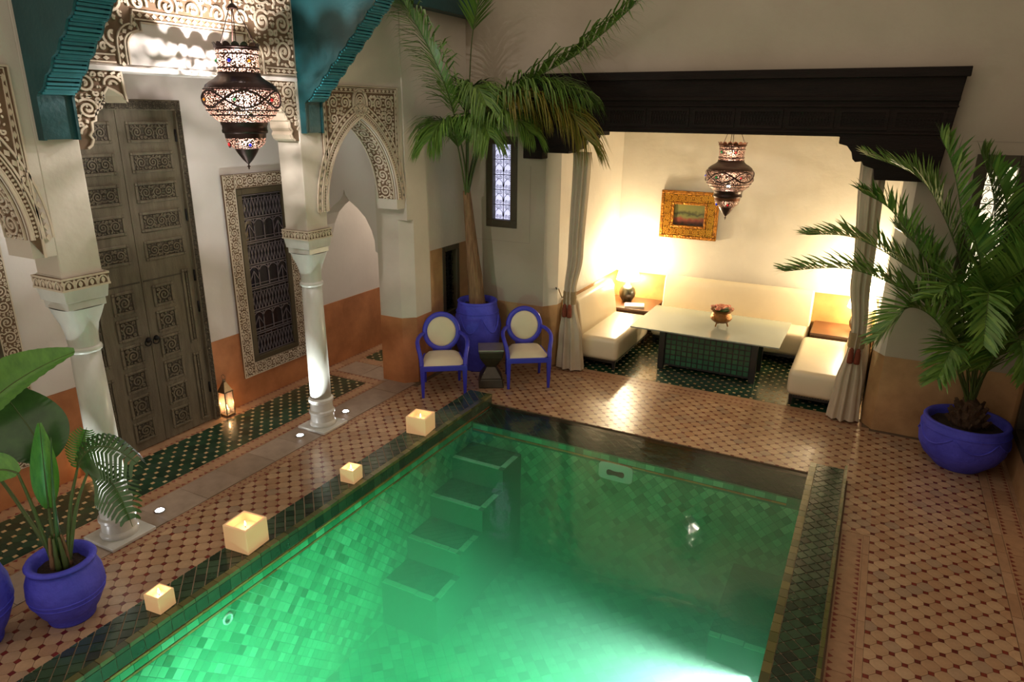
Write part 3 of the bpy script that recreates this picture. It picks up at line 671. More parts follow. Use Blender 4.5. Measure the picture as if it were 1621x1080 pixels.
# ================================================================== things
# ------------------------------------------------------------------ marble columns
def column(y, label):
    c = thing('marble_column', label, 'column', (XC, y, 0))
    MB().box(-.195, .195, -.195, .195, 0, .03).build('base_slab', MARBLE, c, bevel=.006)
    MB().lathe([(.145,.03),(.15,.05),(.145,.07),(.132,.085),(.128,.16),(.142,.175),(.142,.2),(.125,.215),(.122,.3),(.138,.315),(.138,.345),(.115,.36)], 32).build('base', MARBLE, c, True, angle=.6)
    MB().lathe([(.114,.36),(.112,1.0),(.104,1.64)], 32).build('shaft', MARBLE, c, True)
    MB().lathe([(.104,1.64),(.12,1.652),(.124,1.668),(.118,1.684),(.106,1.69)], 32).build('necking_ring', MARBLE, c, True)
    b = MB(); n = 32; prof = [(0,.106),(.3,.11),(.55,.122),(.8,.146),(1,.158)]
    vs_ = []
    for t, r in prof:
        k = t**2*.75
        for j in range(n):
            a = 2*PI*j/n; ca, sa = math.cos(a), math.sin(a); q = 1/max(abs(ca), abs(sa)); rr = r*(1-k)+min(r*.97*q, r*1.25)*k
            vs_.append((rr*ca, rr*sa, 1.69+.31*t))
    b.add(vs_, [(i*n+j, i*n+(j+1)%n, (i+1)*n+(j+1)%n, (i+1)*n+j) for i in range(len(prof)-1) for j in range(n)]); b.build('capital', MARBLE, c, True)
    MB().box(-.145, .145, -.145, .145, 2.0, 2.06).build('lower_abacus', MARBLE, c, bevel=.006)
    MB().frustum(0, 0, 2.06, 2.155, .315, .315, .34, .34).build('upper_abacus', MARBLE, c, bevel=.004)
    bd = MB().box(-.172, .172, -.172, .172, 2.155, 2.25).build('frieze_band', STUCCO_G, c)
    s = MB()
    for mp in (lambda u, v, h: (u, -.172-h, v), lambda u, v, h: (.172+h, u, v), lambda u, v, h: (u, .172+h, v), lambda u, v, h: (-.172-h, u, v)):
        s.ribbon([(-.18,2.162),(.18,2.162)], .014, mp, 0, .01); s.ribbon([(-.18,2.243),(.18,2.243)], .014, mp, 0, .01)
        for i in range(4):
            u = -.17+.085*i
            s.ribbon([(u+.0425-.04*math.cos(t), 2.168+.06*math.sin(t)) for t in [PI*j/8 for j in range(9)]], .01, mp, 0, .01)
            s.prism(leafshape(u+.0425, 2.17, .05, PI/2), 0, .009, mp); s.prism(leafshape(u+.001, 2.235, .04, -PI/2), 0, .009, mp)
    s.build('band_carving', STUCCO, bd)
    MB().box(-.155, .155, -.155, .155, 2.25, 2.262).build('band_cap', PLASTER, c)
    return c
column(CA, 'veined marble column rising behind the broad-leaved potted plant')
column(CB, 'veined marble column standing free in front of the lattice window')

# ------------------------------------------------------------------ teal corbels
def corbel(y, label):
    c = thing('wooden_corbel', label, 'corbel', (XA+.0, y, 3.2)); w = .125
    prof = [(0,0),(.07,0),(.075,.28)]; n = 9; x0, z0, x1, z1 = .09, .3, 1.08, 1.25
    step = []
    for i in range(n):
        xa, za = x0+(x1-x0)*i/n, z0+(z1-z0)*i/n; xb, zb = x0+(x1-x0)*(i+1)/n, z0+(z1-z0)*(i+1)/n
        for t in (.05, .3, .55, .8):
            bul = .022*math.sin(PI*t); dx, dz = (zb-za), -(xb-xa); l = math.hypot(dx, dz)
            step.append((xa+(xb-xa)*t+dx/l*bul, za+(zb-za)*t+dz/l*bul))
    for sg in (-1, 1):
        MB().prism(prof+step+[(1.1,1.28),(1.1,1.6),(0,1.6)], w-.018 if sg > 0 else -w, w if sg > 0 else -w+.018, lambda u, v, h: (u, h, v)).build('side_board', TEAL, c)
    MB().prism([(0,.005),(.055,.005),(.06,.29),(.075,.315),(1.07,1.27),(1.07,1.6),(0,1.6)], -w+.018, w-.018, lambda u, v, h: (u, h, v)).build('core', TEAL, c)
    for i in range(n*5):
        t = (i+.5)/(n*5); ph = math.sin(PI*((t*n)%1))*.018
        x, z = x0+(x1-x0)*t+.006+ph*.7, z0+(z1-z0)*t-.006-ph*.7
        MB().box(x-.008, x+.008, -w+.019, w-.019, z-.008, z+.008).build('rib', TEALR, c).rotation_euler = (0,0,0)
    return c
corbel(CA, 'ribbed teal wooden corbel at the top left above the first column')
corbel(CB, 'ribbed teal wooden corbel between the hanging lantern and the pointed arch')

# ------------------------------------------------------------------ pierced metal lanterns
pm = bpy.data.materials.new('pierced copper sheet'); pm.use_nodes = True; nt = pm.node_tree; N = nt.nodes; Lk = nt.links; B = N['Principled BSDF']
B.inputs['Base Color'].default_value = sr(84,58,46); B.inputs['Metallic'].default_value = .55; B.inputs['Roughness'].default_value = .45
tcp = N.new('ShaderNodeTexCoord'); vo = N.new('ShaderNodeTexVoronoi'); vo.inputs['Scale'].default_value = 92; Lk.new(tcp.outputs['Object'], vo.inputs['Vector'])
lt = N.new('ShaderNodeMath'); lt.operation = 'LESS_THAN'; lt.inputs[1].default_value = .45; Lk.new(vo.outputs['Distance'], lt.inputs[0])
tp = N.new('ShaderNodeBsdfTransparent'); mxp = N.new('ShaderNodeMixShader'); Lk.new(lt.outputs[0], mxp.inputs[0]); Lk.new(B.outputs[0], mxp.inputs[1]); Lk.new(tp.outputs[0], mxp.inputs[2]); Lk.new(mxp.outputs[0], N['Material Output'].inputs['Surface'])
LMET = mat('dark lantern metal', sr(62,44,40), .38, metal=.75, var=.3, vscale=20); LRIM = mat('copper lantern rim', sr(110,66,46), .4, metal=.7, var=.3, vscale=20)
JEW = {k: mat('glass jewel '+k, sr(*c), .1, emis=sr(*c), estr=e, coat=1) for k, c, e in (('blue',(20,40,220),.5),('amber',(240,150,20),.6),('red',(210,20,30),.5),('green',(20,140,70),.4))}
BULB = mat('bright bulb glass', (1,1,1,1), .3, emis=(1,.85,.66,1), estr=30)
def lantern(loc, sc, label, top, jewels, lamps, col, bulbz, rimcol):
    o = thing('hanging_lantern', label, 'lantern', loc); s = sc
    P = lambda prof: [(r*s, z*s) for r, z in prof]
    rim = MB()
    for i in range(16):
        a = 2*PI*i/16; r0, r1 = .158, .17; q = []
        for t in [PI*j/6 for j in range(7)]: q.append((a+.19*math.cos(t), .925+.035*math.sin(t)))
        rim.add([((r0+(z-.925)*.4)*s*math.cos(x), (r0+(z-.925)*.4)*s*math.sin(x), z*s) for x, z in q]+[((r0+.006+(z-.925)*.4)*s*math.cos(x), (r0+.006+(z-.925)*.4)*s*math.sin(x), z*s) for x, z in q], [tuple(range(6,-1,-1)), tuple(range(7,14))]+[(k,(k+1)%7,7+(k+1)%7,7+k) for k in range(7)])
    rim.lathe(P([(.16,.915),(.168,.92),(.168,.93),(.16,.932)]), 40, cap0=False, cap1=False); rim.build('scalloped_rim', rimcol, o)
    MB().lathe(P([(.156,.735),(.152,.8),(.154,.87),(.158,.92)]), 48, cap0=False, cap1=False).build('pierced_neck', pm, o, True)
    b = MB()
    for z in (.74, .775, .875, .91): b.lathe(P([(.155,z-.006),(.162,z),(.155,z+.006)]), 40, cap0=False, cap1=False)
    b.build('neck_band', LMET, o, True)
    MB().lathe(P([(.272,.625),(.262,.648),(.225,.676),(.185,.7),(.164,.72),(.157,.738)]), 48, cap0=False, cap1=False).build('shoulder', LMET, o, True)
    body = [(.182,.372),(.225,.405),(.262,.45),(.284,.5),(.29,.55),(.284,.595),(.272,.626)]
    MB().lathe(P(body), 48, cap0=False, cap1=False).build('pierced_body', pm, o, True)
    def rad(z):
        for (r0, z0), (r1, z1) in zip(body, body[1:]):
            if z0 <= z <= z1: return r0+(r1-r0)*(z-z0)/(z1-z0)
        return .28
    b = MB()
    for sg in (-1, 1):
        b.tube([((rad(z)+.003)*s*math.cos(a), (rad(z)+.003)*s*math.sin(a), z*s) for a, z in [(2*PI*i/96, .545+sg*.062*math.sin(2*PI*i/96*3+.4)) for i in range(96)]], .009*s, 5, True)
    for z in (.462, .618, .425): b.tube([((rad(z)+.003)*s*math.cos(2*PI*i/48), (rad(z)+.003)*s*math.sin(2*PI*i/48), z*s) for i in range(48)], .006*s, 5, True)
    b.build('eye_strapwork', LMET, o, True)
    MB().lathe(P([(.16,.285),(.174,.29),(.176,.31),(.172,.318),(.172,.345),(.178,.352),(.182,.374)]), 40, cap0=False, cap1=False).build('collar', LMET, o, True)
    MB().lathe(P([(.156,.25),(.158,.27),(.16,.287)]), 40, cap0=False, cap1=False).build('collar_ring', rimcol, o, True)
    MB().lathe(P([(.092,.165),(.14,.2),(.152,.235),(.156,.252)]), 40, cap0=False, cap1=False).build('pierced_bowl', pm, o, True)
    MB().lathe(P([(.012,.05),(.04,.08),(.075,.13),(.094,.167)]), 32, cap0=False, cap1=False).build('cone', LMET, o, True)
    fi = MB().lathe(P([(.001,0),(.006,.012),(.005,.02),(.016,.027),(.005,.034),(.006,.045),(.014,.052)]), 12, cap0=False).build('finial', LMET, o, True)
    for i, (z, a, r, k) in enumerate(jewels):
        j = MB().sphere((r*s*math.cos(a), r*s*math.sin(a), z*s), .013*s, 10, 6).build('glass_jewel', JEW[k], o, True); j['label'] = k+' glass jewel'
        MB().tube([((r*s-.004)*math.cos(a)-math.sin(a)*.02*s*math.cos(t), (r*s-.004)*math.sin(a)+math.cos(a)*.02*s*math.cos(t), z*s+.02*s*math.sin(t)) for t in [2*PI*q/14 for q in range(14)]], .005*s, 5, True).build('jewel_mount', LMET, o, True)
    for i in range(3):
        a = 2*PI*i/3+.5; p0 = Vector((.155*s*math.cos(a), .155*s*math.sin(a), .93*s)); p1 = Vector((.03*s*math.cos(a), .03*s*math.sin(a), 1.21*s)); MB().tube([p0, p1], .004, 5).build('chain', LMET, o)
    MB().lathe([(.012,1.2*s),(.045*s,1.205*s),(.03*s,1.225*s),(.012,1.24*s)], 16).build('hanger_cap', LMET, o, True)
    MB().tube([(0,0,1.23*s),(0,0,top-loc[2])], .006, 6).build('hanging_rod', LMET, o)
    bl = MB().sphere((0,0,bulbz*s), .022*s, 12, 8).build('bulb', BULB, o, True)
    MB().tube([(0,0,(bulbz+.02)*s),(0,0,1.21*s)], .004, 5).build('flex', LMET, o)
    for lz, le, lr in lamps: light('lantern_light', 'POINT', (0,0,lz*s), le, col, lr, o)
    return o
JA = [(.825,-1.15,.157,'blue'),(.825,-.2,.157,'amber'),(.825,-2.2,.157,'green'),(.54,-.92,.292,'green'),(.54,-2.0,.285,'amber'),(.2,-.55,.142,'blue'),(.54,.12,.292,'red'),(.2,-1.9,.142,'red')]
JB = [(.84,-1.1,.157,'red'),(.84,-2.3,.157,'green'),(.545,-1.95,.29,'green'),(.545,-.9,.29,'red'),(.545,-3.0,.29,'blue'),(.2,-2.45,.142,'blue'),(.2,-1.3,.142,'red')]
lantern((-4.62, 4.18, 2.945), 1.0, 'large dark pierced metal lantern hanging before the carved frieze', 5.2, JA, ((.885,110,.012),(.52,170,.02)), (1,.9,.85), .93, LMET)
lantern((-1.76, 9.44, 2.10), 1.03, 'copper pierced lantern hanging in the alcove above the glass table', 3.6, JB, ((.42,30,.02),(.56,65,.02),(.82,30,.02)), (1,.86,.66), .42, LRIM)

# ------------------------------------------------------------------ uplights by the columns
LENS = mat('uplight lens', (1,1,1,1), .2, emis=(.95,.97,1,1), estr=60)
for i, (x, y, lab, tx) in enumerate(((-5.267, 3.347, 'round floor uplight beside the broad-leaved plant', 2.95), (-5.267, 5.082, 'round floor uplight on the door side of the second column', 5.41), (-5.259, 5.827, 'round floor uplight on the arch side of the second column', 5.41), (-5.267, 2.53, 'round floor uplight hidden behind the blue plant pot', 2.95))):
    u = thing('floor_uplight', lab, 'light', (x, y, 0), 0, 'uplights sunk beside the columns')
    MB().lathe([(.05,0),(.05,.008),(.038,.01),(.036,.006)], 20, cap1=False).build('steel_ring', mat('brushed steel', sr(170,170,170), .3, metal=.9), u, True)
    MB().lathe([(.036,.002),(.03,.012),(.012,.018),(.001,.019)], 16, cap0=False).build('lens', LENS, u, True)
    l = light('uplight_beam', 'SPOT', (0, 0, .04), 110, (.92,1,.97), .02, u, spot_size=1.25, spot_blend=.7); aim(l, (0, (tx-y)*.55, 2.2))

# ------------------------------------------------------------------ candle cubes on the coping
WAX = bpy.data.materials.new('glowing wax'); WAX.use_nodes = True; nt = WAX.node_tree; N = nt.nodes; B = N['Principled BSDF']
B.inputs['Base Color'].default_value = sr(216,178,138); B.inputs['Roughness'].default_value = .5; B.inputs['Emission Color'].default_value = (1,.56,.24,1); B.inputs['Emission Strength'].default_value = .27
FLAME = mat('candle flame', (1,.8,.4,1), .5, emis=(1,.72,.34,1), estr=14)
def candle(x, y, w, h, rz, label, e):
    c = thing('candle_cube', label, 'candle', (x, y, .12), rz, 'wax cube lights along the pool edge'); t = w*.09
    b = MB(); a, i = w/2, w/2-t; zi = h*.72
    v = [(sx*a, sy*a, z) for z in (0, h) for sx, sy in ((-1,-1),(1,-1),(1,1),(-1,1))]+[(sx*i, sy*i, z) for z in (h, zi) for sx, sy in ((-1,-1),(1,-1),(1,1),(-1,1))]
    b.add(v, [(0,3,2,1)]+[(k,(k+1)%4,4+(k+1)%4,4+k) for k in range(4)]+[(4+k,4+(k+1)%4,8+(k+1)%4,8+k) for k in range(4)]+[(8+k,8+(k+1)%4,12+(k+1)%4,12+k) for k in range(4)]+[(12,13,14,15)])
    b.build('wax_block', WAX, c, bevel=w*.03, seg=2)
    MB().tube([(0,0,zi),(0,0,zi+.02)], .003, 5).build('wick', BLACKW, c); MB().lathe([(.002,zi+.015),(.009,zi+.028),(.006,zi+.042),(.001,zi+.06)], 8, cap0=False, cap1=False).build('flame', FLAME, c, True)
    light('candle_light', 'POINT', (0,0,h*.93), e, (1,.66,.32), .02, c)
candle(-4.03, 5.63, .235, .195, .12, 'pale square wax light nearest the far end of the left pool edge', .6)
candle(-3.99, 4.44, .15, .135, .1, 'small brightly lit wax cube second from the far end', 1.0)
candle(-4.04, 3.24, .235, .215, .08, 'largest hollow wax cube light, third from the far end', 1.0)
candle(-3.99, 2.43, .135, .13, .1, 'small wax cube light nearest the broad-leaved plant', .8)

# ------------------------------------------------------------------ floor lanterns
def floor_lantern(x, y, label, e):
    c = thing('floor_lantern', label, 'lantern', (x, y, 0)); w = .055
    TIN = mat('aged tin', sr(150,130,104), .35, metal=.85, var=.3, vscale=20)
    MB().box(-w-.008, w+.008, -w-.008, w+.008, .012, .03).build('base', TIN, c, bevel=.003)
    for sx in (-1, 1):
        for sy in (-1, 1):
            MB().box(sx*w-.005, sx*w+.005, sy*w-.005, sy*w+.005, .03, .3).build('post', TIN, c); MB().sphere((sx*w, sy*w, .007), .008, 8, 5).build('foot', TIN, c)
    gm = MATS.get('clear pane')
    if not gm:
        gm = bpy.data.materials.new('clear pane'); gm.use_nodes = True; n = gm.node_tree; p = n.nodes['Principled BSDF']; p.inputs['Roughness'].default_value = .05
        p.inputs['Base Color'].default_value = (.9,.9,.9,1); p.inputs['Alpha'].default_value = .12; MATS['clear pane'] = gm
    for k in range(4):
        o = MB().box(-w+.006, w-.006, -.0015, .0015, .032, .298).build('glass_pane', gm, c); o.location = (w*math.sin(k*PI/2), -w*math.cos(k*PI/2), 0); o.rotation_euler = (0,0,k*PI/2)
    MB().frustum(0, 0, .3, .31, .13, .13, .13, .13).build('eave', TIN, c); MB().frustum(0, 0, .31, .42, .12, .12, .03, .03).build('roof', TIN, c, bevel=.003)
    MB().lathe([(.016,.42),(.02,.435),(.008,.45)], 12).build('vent_cap', TIN, c, True)
    MB().tube([(.03*math.cos(a), 0, .475+.03*math.sin(a)) for a in [2*PI*i/16 for i in range(16)]], .003, 5, True).build('ring_handle', TIN, c, True)
    MB().lathe([(.025,.03),(.025,.075),(.02,.078)], 14).build('candle_stub', mat('plain wax', sr(236,214,176), .5, emis=(1,.6,.25,1), estr=.5), c, True)
    if e: MB().lathe([(.002,.08),(.009,.095),(.006,.11),(.001,.13)], 8, cap0=False, cap1=False).build('flame', FLAME, c, True); light('lantern_candle_light', 'POINT', (0,0,.13), e, (1,.55,.22), .012, c)
floor_lantern(-6.4, 5.09, 'small lit tin and glass candle lantern on the floor beside the carved door', 2.2)
floor_lantern(-6.4, 3.5, 'tin candle lantern on the floor behind the first column', 1.2)

# ------------------------------------------------------------------ armchairs
def armchair(loc, rz, label):
    c = thing('armchair', label, 'chair', loc, rz, 'blue round backed armchairs'); m = BLUEP
    for sx in (-1, 1):
        MB().frustum(sx*.262, -.25, 0, .4, .032, .032, .062, .062).build('leg', m, c, bevel=.004)
        MB().frustum(sx*.225, .30, 0, .4, .03, .03, .05, .05, 0, -.07).build('leg', m, c, bevel=.004)
    sf = [(-.29,-.28),(.29,-.28),(.24,.25),(-.24,.25)]
    MB().prism(sf, .355, .425).build('seat_rail', m, c, bevel=.008)
    b = MB(); n = 9; vs_ = []
    for j in range(n):
        for i in range(n):
            u, v = i/(n-1)*2-1, j/(n-1)*2-1; hw = .27-.025*(v+1); d = (1-abs(u)**4)*(1-abs(v)**4)
            vs_.append((u*hw, -.265+(v+1)/2*.49, .425+.075*d**.5))
    b.add(vs_, [(j*n+i, j*n+i+1, (j+1)*n+i+1, (j+1)*n+i) for j in range(n-1) for i in range(n-1)]); b.build('seat_cushion', CREAM, c, True)
    tl = .22; ca, sa = math.cos(tl), math.sin(tl)
    def bk(x, y, z): return (x, .235+z*sa+y*ca, .72+z*ca-y*sa)
    ring = MB(); R = []; ns = 40
    for i in range(ns):
        a = 2*PI*i/ns
        for (r, y) in ((.18,-.02),(.195,-.03),(.23,-.03),(.245,-.015),(.245,.015),(.23,.028),(.18,.02)): R.append(bk(r*math.cos(a), y, r*1.04*math.sin(a)))
    ring.add(R, [(i*7+k, i*7+(k+1)%7, ((i+1)%ns)*7+(k+1)%7, ((i+1)%ns)*7+k) for i in range(ns) for k in range(7)]); ring.build('back_ring', m, c, True)
    pad = MB(); prof = [(.192,.012),(.19,-.02),(.16,-.036),(.1,-.045),(.02,-.048)]; vs_ = [bk(r*math.cos(2*PI*j/32), y, r*1.04*math.sin(2*PI*j/32)) for r, y in prof for j in range(32)]
    pad.add(vs_, [(i*32+j, i*32+(j+1)%32, (i+1)*32+(j+1)%32, (i+1)*32+j) for i in range(4) for j in range(32)]+[tuple(4*32+j for j in range(32)), tuple(range(31,-1,-1))]); pad.build('back_cushion', CREAM, c, True)
    MB().add([bk(-.13,-.02,-.21),bk(.13,-.02,-.21),bk(.13,.02,-.21),bk(-.13,.02,-.21),(-.1,.2,.42),(.1,.2,.42),(.1,.25,.42),(-.1,.25,.42)], [(0,3,2,1),(4,5,6,7),(0,1,5,4),(1,2,6,5),(2,3,7,6),(3,0,4,7)]).build('back_support', m, c, bevel=.01)
    for sx in (-1, 1):
        pts = [bk(sx*.225,-.01,-.02)]+[(sx*x, y, z) for x, y, z in ((.27,.15,.70),(.305,.05,.685),(.315,-.05,.665),(.305,-.14,.62),(.285,-.19,.55),(.272,-.225,.48),(.268,-.25,.41))]
        P = [Vector(p) for p in pts]; sm = []
        for i in range(len(P)-1):
            for k in range(3): sm.append(P[i].lerp(P[i+1], k/3))
        sm.append(P[-1]); MB().tube(sm, .024, 8, r1=.03).build('arm', m, c, True)
    return c
armchair((-4.62, 6.98, 0), .62, 'blue oval-backed armchair left of the dark stool, nearer the arch')
armchair((-3.82, 7.76, 0), .60, 'blue oval-backed armchair right of the dark stool, nearer the curtain')

# stool between the chairs
st = thing('side_stool', 'dark bronze hourglass stool between the two blue armchairs', 'stool', (-4.18, 7.45, 0), .55)
SB = mat('dark bronzed wood', sr(70,62,46), .32, metal=.25, col2=sr(44,38,28), vscale=5)
MB().box(-.165, .165, -.165, .165, .5, .525).build('top_slab', mat('worn pewter top', sr(150,140,128), .28, metal=.4, var=.3, vscale=6), st, bevel=.008)
MB().frustum(0, 0, .4, .5, .29, .29, .325, .325).build('upper_block', SB, st, bevel=.012); MB().frustum(0, 0, .27, .4, .13, .13, .29, .29).build('upper_taper', SB, st, bevel=.012)
MB().frustum(0, 0, .12, .27, .29, .29, .12, .12).build('lower_taper', SB, st, bevel=.012); MB().frustum(0, 0, 0, .12, .33, .33, .29, .29).build('lower_block', SB, st, bevel=.012)

# ------------------------------------------------------------------ blue pots
def pot(loc, prof, rim, label, deco):
    p = thing('plant_pot', label, 'pot', loc, 0, 'blue limewashed plant pots'); R, z = rim
    MB().lathe(prof+[(R, z-.02), (R+.012, z), (R, z+.018), (R-.03, z+.012), (R-.045, z-.02), (R-.06, z-.07)], 44, cap1=False).build('pot_body', BLUE, p, True)
    so = MB(); n = 26; rr = R-.05; vs_ = [(0,0,z-.055)]+[(rr*k/4*math.cos(2*PI*j/n), rr*k/4*math.sin(2*PI*j/n), z-.06+random.uniform(-.008,.012)) for k in range(1,5) for j in range(n)]
    so.add(vs_, [(0,1+j,1+(j+1)%n) for j in range(n)]+[(1+(k-1)*n+j, 1+k*n+j, 1+k*n+(j+1)%n, 1+(k-1)*n+(j+1)%n) for k in range(1,4) for j in range(n)]); so.build('soil', SOIL, p, True)
    def rad(zz):
        for (r0, z0), (r1, z1) in zip(prof, prof[1:]):
            if z0 <= zz <= z1: return r0+(r1-r0)*(zz-z0)/max(z1-z0, 1e-6)
        return prof[-1][0]
    if deco == 'rings':
        for zz in (z*.42, z*.5): MB().tube([((rad(zz)+.001)*math.cos(2*PI*i/40), (rad(zz)+.001)*math.sin(2*PI*i/40), zz) for i in range(40)], .006, 6, True).build('raised_ring', BLUE, p, True)
    else:
        for k in range(6):
            pts = [((rad(zz)+.002)*math.cos(a), (rad(zz)+.002)*math.sin(a), zz) for a, zz in [(2*PI*(k+i/12)/6-1.9, z*.82-z*.22*math.sin(PI*i/12)) for i in range(13)]]
            MB().tube(pts, .009, 6).build('raised_swag', BLUE, p, True)
        MB().tube([((rad(z*.86)+.002)*math.cos(2*PI*i/40), (rad(z*.86)+.002)*math.sin(2*PI*i/40), z*.86) for i in range(40)], .008, 6, True).build('raised_ring', BLUE, p, True)
    return p
def scale_prof(pr, r, z): return [(a*r, b*z) for a, b in pr]
PJ = [(.6,0),(.62,.03),(.6,.06),(.78,.2),(.93,.38),(1.0,.55),(.97,.72),(.86,.88),(.83,.95)]
PB = [(.52,0),(.55,.02),(.62,.08),(.84,.25),(.97,.45),(1.0,.65),(.98,.85),(.96,.95)]
pot((-4.61, 2.17, 0), scale_prof(PJ, .24, .47), (.207, .46), 'small blue pot holding the broad-leaved plant near the pool edge', 'rings')
pot((-4.90, 1.69, 0), scale_prof(PJ, .27, .6), (.19, .6), 'dark blue jar cut off by the left edge', 'rings')
pot((-4.66, 7.93, 0), scale_prof([(.62,0),(.64,.02),(.72,.12),(.92,.36),(1,.58),(.97,.75),(.86,.92),(.84,.97)], .32, .97), (.265, .97), 'tall blue jar holding the tall palm behind the armchairs', 'swags')
pot((1.13, 7.83, 0), scale_prof(PB, .40, .5), (.375, .5), 'wide blue bowl pot holding the feathery palm at the right', 'swags')

# ------------------------------------------------------------------ plants
def bez(a, c, t, n):
    a, c, t = Vector(a), Vector(c), Vector(t); return [a*(1-k)**2+c*2*k*(1-k)+t*k*k for k in [i/n for i in range(n+1)]]
def poly_curve(pts, n):
    P = [Vector(p) for p in pts]; out = []
    for i in range(len(P)-1):
        p0 = P[max(i-1,0)]; p1 = P[i]; p2 = P[i+1]; p3 = P[min(i+2,len(P)-1)]
        for k in range(n):
            t = k/n; out.append(.5*((2*p1)+(p2-p0)*t+(2*p0-5*p1+4*p2-p3)*t*t+(3*p1-p0-3*p2+p3)*t**3))
    return out+[P[-1]]
CLAMP = None
def frond(parent, path, L, pairs, t0=.25, wid=.012, droop=.5, ang=.75, mleaf=LEAF, mstem=STEM, r=.011, lift=.25, rnd=random):
    n = len(path); f = MB()
    def at(t):
        x = t*(n-1); i = min(int(x), n-2); return path[i].lerp(path[i+1], x-i), (path[i+1]-path[i]).normalized()
    for k in range(pairs):
        t = t0+(1-t0)*(k+.5)/pairs; p, T = at(t); u = (t-t0)/(1-t0)
        up = Vector((0,0,1)); s = T.cross(up)
        if s.length < .1: s = Vector((1,0,0))
        s.normalize(); nn = s.cross(T).normalized(); ll = L*(.45+.55*math.sin(PI*min(.9, .12+u*.78))**.7)*(1-.35*u**4)
        for sg in (-1, 1):
            d = (s*sg*math.sin(ang)+T*math.cos(ang)*(1+.5*u)+nn*lift*rnd.uniform(.4,1.5)).normalized()
            d = (d+Vector((rnd.uniform(-.13,.13), rnd.uniform(-.13,.13), rnd.uniform(-.1,.1)))).normalized()
            l = ll*rnd.uniform(.82,1.1); q = [p]; dd = d.copy()
            for _ in range(3):
                q.append(q[-1]+dd*l/3); dd = (dd+Vector((0,0,-droop*rnd.uniform(.6,1.3)*.5))).normalized()
            if CLAMP: q = [CLAMP(v) for v in q]
            w = d.cross(nn).normalized() if d.cross(nn).length > .1 else s
            w = (w+nn*.35*sg).normalized(); W = wid*rnd.uniform(.8,1.15)
            f.add([q[0]-w*W*.3, q[0]+w*W*.3, q[1]-w*W*.55, q[1]+w*W*.55, q[2]-w*W*.45, q[2]+w*W*.45, q[3]], [(0,1,3,2),(2,3,5,4),(4,5,6)])
    o = f.build('frond', mleaf, parent); MB().tube(path, r, 6, r1=.002).build('rachis', mstem, o, True)
    return o
# feathery palm in the right hand pot (coordinates relative to the plant's base)
CLAMP = lambda v: Vector((min(v.x, 1.55-1.13), min(v.y, 8.15-7.83), v.z))
B0 = Vector((1.13, 7.83, .44)); rp = thing('feather_palm', 'feathery green palm with long arching fronds in the right hand pot', 'plant', B0)
bt = MB(); rn = random.Random(4)
MB().lathe([(.13,0),(.15,.05),(.13,.14),(.09,.24),(.04,.3)], 18).build('trunk', FIBRE, rp, True)
for i in range(34):
    a = i*2.4; z = .02+.2*(i/34); r = .15-.06*(i/34)
    o = MB().frustum(0, 0, 0, .085, .05, .022, .026, .008).build('leaf_base', FIBRE, rp, bevel=.003); o.location = (r*math.cos(a), r*math.sin(a), z); o.rotation_euler = (0, .75-.3*(i/34), a)
def rf(pts, L=.38, pairs=70, t0=.28, droop=.3, **kw):
    pth = poly_curve([Vector((random.uniform(-.03,.03),random.uniform(-.03,.03),.2))]+[Vector(p)-B0 for p in pts], 8); frond(rp, pth, L, pairs, t0, .024, droop, .8, lift=.55, **kw)
for pts in ([(.95,7.75,1.05),(.62,7.65,1.62),(.3,7.55,1.84),(-.19,7.4,2.0),(-.73,7.3,1.93)], [(.95,7.8,1.1),(.68,7.8,1.72),(.32,7.8,2.02),(-.18,7.85,2.24),(-.62,7.9,2.22)],
            [(1.0,7.8,1.15),(.75,7.75,1.75),(.45,7.68,2.15),(.12,7.6,2.56),(-.15,7.5,2.72)], [(1.05,7.85,1.2),(.82,7.85,2.0),(.55,7.9,2.55),(.28,7.95,2.87),(-.18,8.0,3.04)],
            [(1.08,7.8,1.2),(.95,7.75,1.8),(.75,7.7,2.4),(.57,7.65,2.94),(.41,7.6,3.24)], [(1.2,7.8,1.2),(1.26,7.75,1.9),(1.36,7.7,2.6),(1.46,7.65,3.15)],
            [(1.15,7.75,1.15),(1.14,7.6,1.7),(1.18,7.4,2.25),(1.3,7.2,2.6)], [(1.18,7.72,1.1),(1.2,7.5,1.6),(1.3,7.2,2.0),(1.46,6.9,1.95)],
            [(.98,7.7,.95),(.72,7.5,1.5),(.41,7.35,1.7),(.2,7.2,1.4)], [(1.08,7.7,1.0),(1.02,7.4,1.6),(.95,7.0,2.0),(.95,6.65,1.62)],
            [(1.2,7.85,1.1),(1.3,7.85,1.8),(1.42,7.85,2.4),(1.5,7.8,2.9)], [(1.02,7.72,1.05),(.85,7.45,1.7),(.72,7.2,2.0),(.55,6.95,1.9)],
            [(1.1,7.7,1.1),(1.1,7.4,1.8),(1.2,7.1,2.25),(1.3,6.8,2.2)]):
    rf(pts)
for pts in ([(1.1,7.75,1.1),(1.0,7.6,1.8),(.85,7.45,2.3),(.7,7.35,2.55)], [(1.15,7.8,1.1),(1.15,7.75,2.0),(1.05,7.7,2.6),(.85,7.6,3.0)], [(1.2,7.78,1.1),(1.32,7.6,1.6),(1.45,7.4,1.9),(1.52,7.2,1.7)], [(1.05,7.7,1.0),(.9,7.4,1.35),(.8,7.1,1.45),(.7,6.85,1.2)], [(1.15,7.72,1.0),(1.2,7.4,1.4),(1.25,7.05,1.6),(1.3,6.75,1.35)], [(.98,7.82,1.05),(.75,7.9,1.7),(.5,7.95,2.1),(.2,7.95,2.35)], [(1.1,7.85,1.2),(1.05,7.9,2.1),(.95,7.95,2.7),(.78,8.0,3.1)]):
    rf(pts, L=.38)
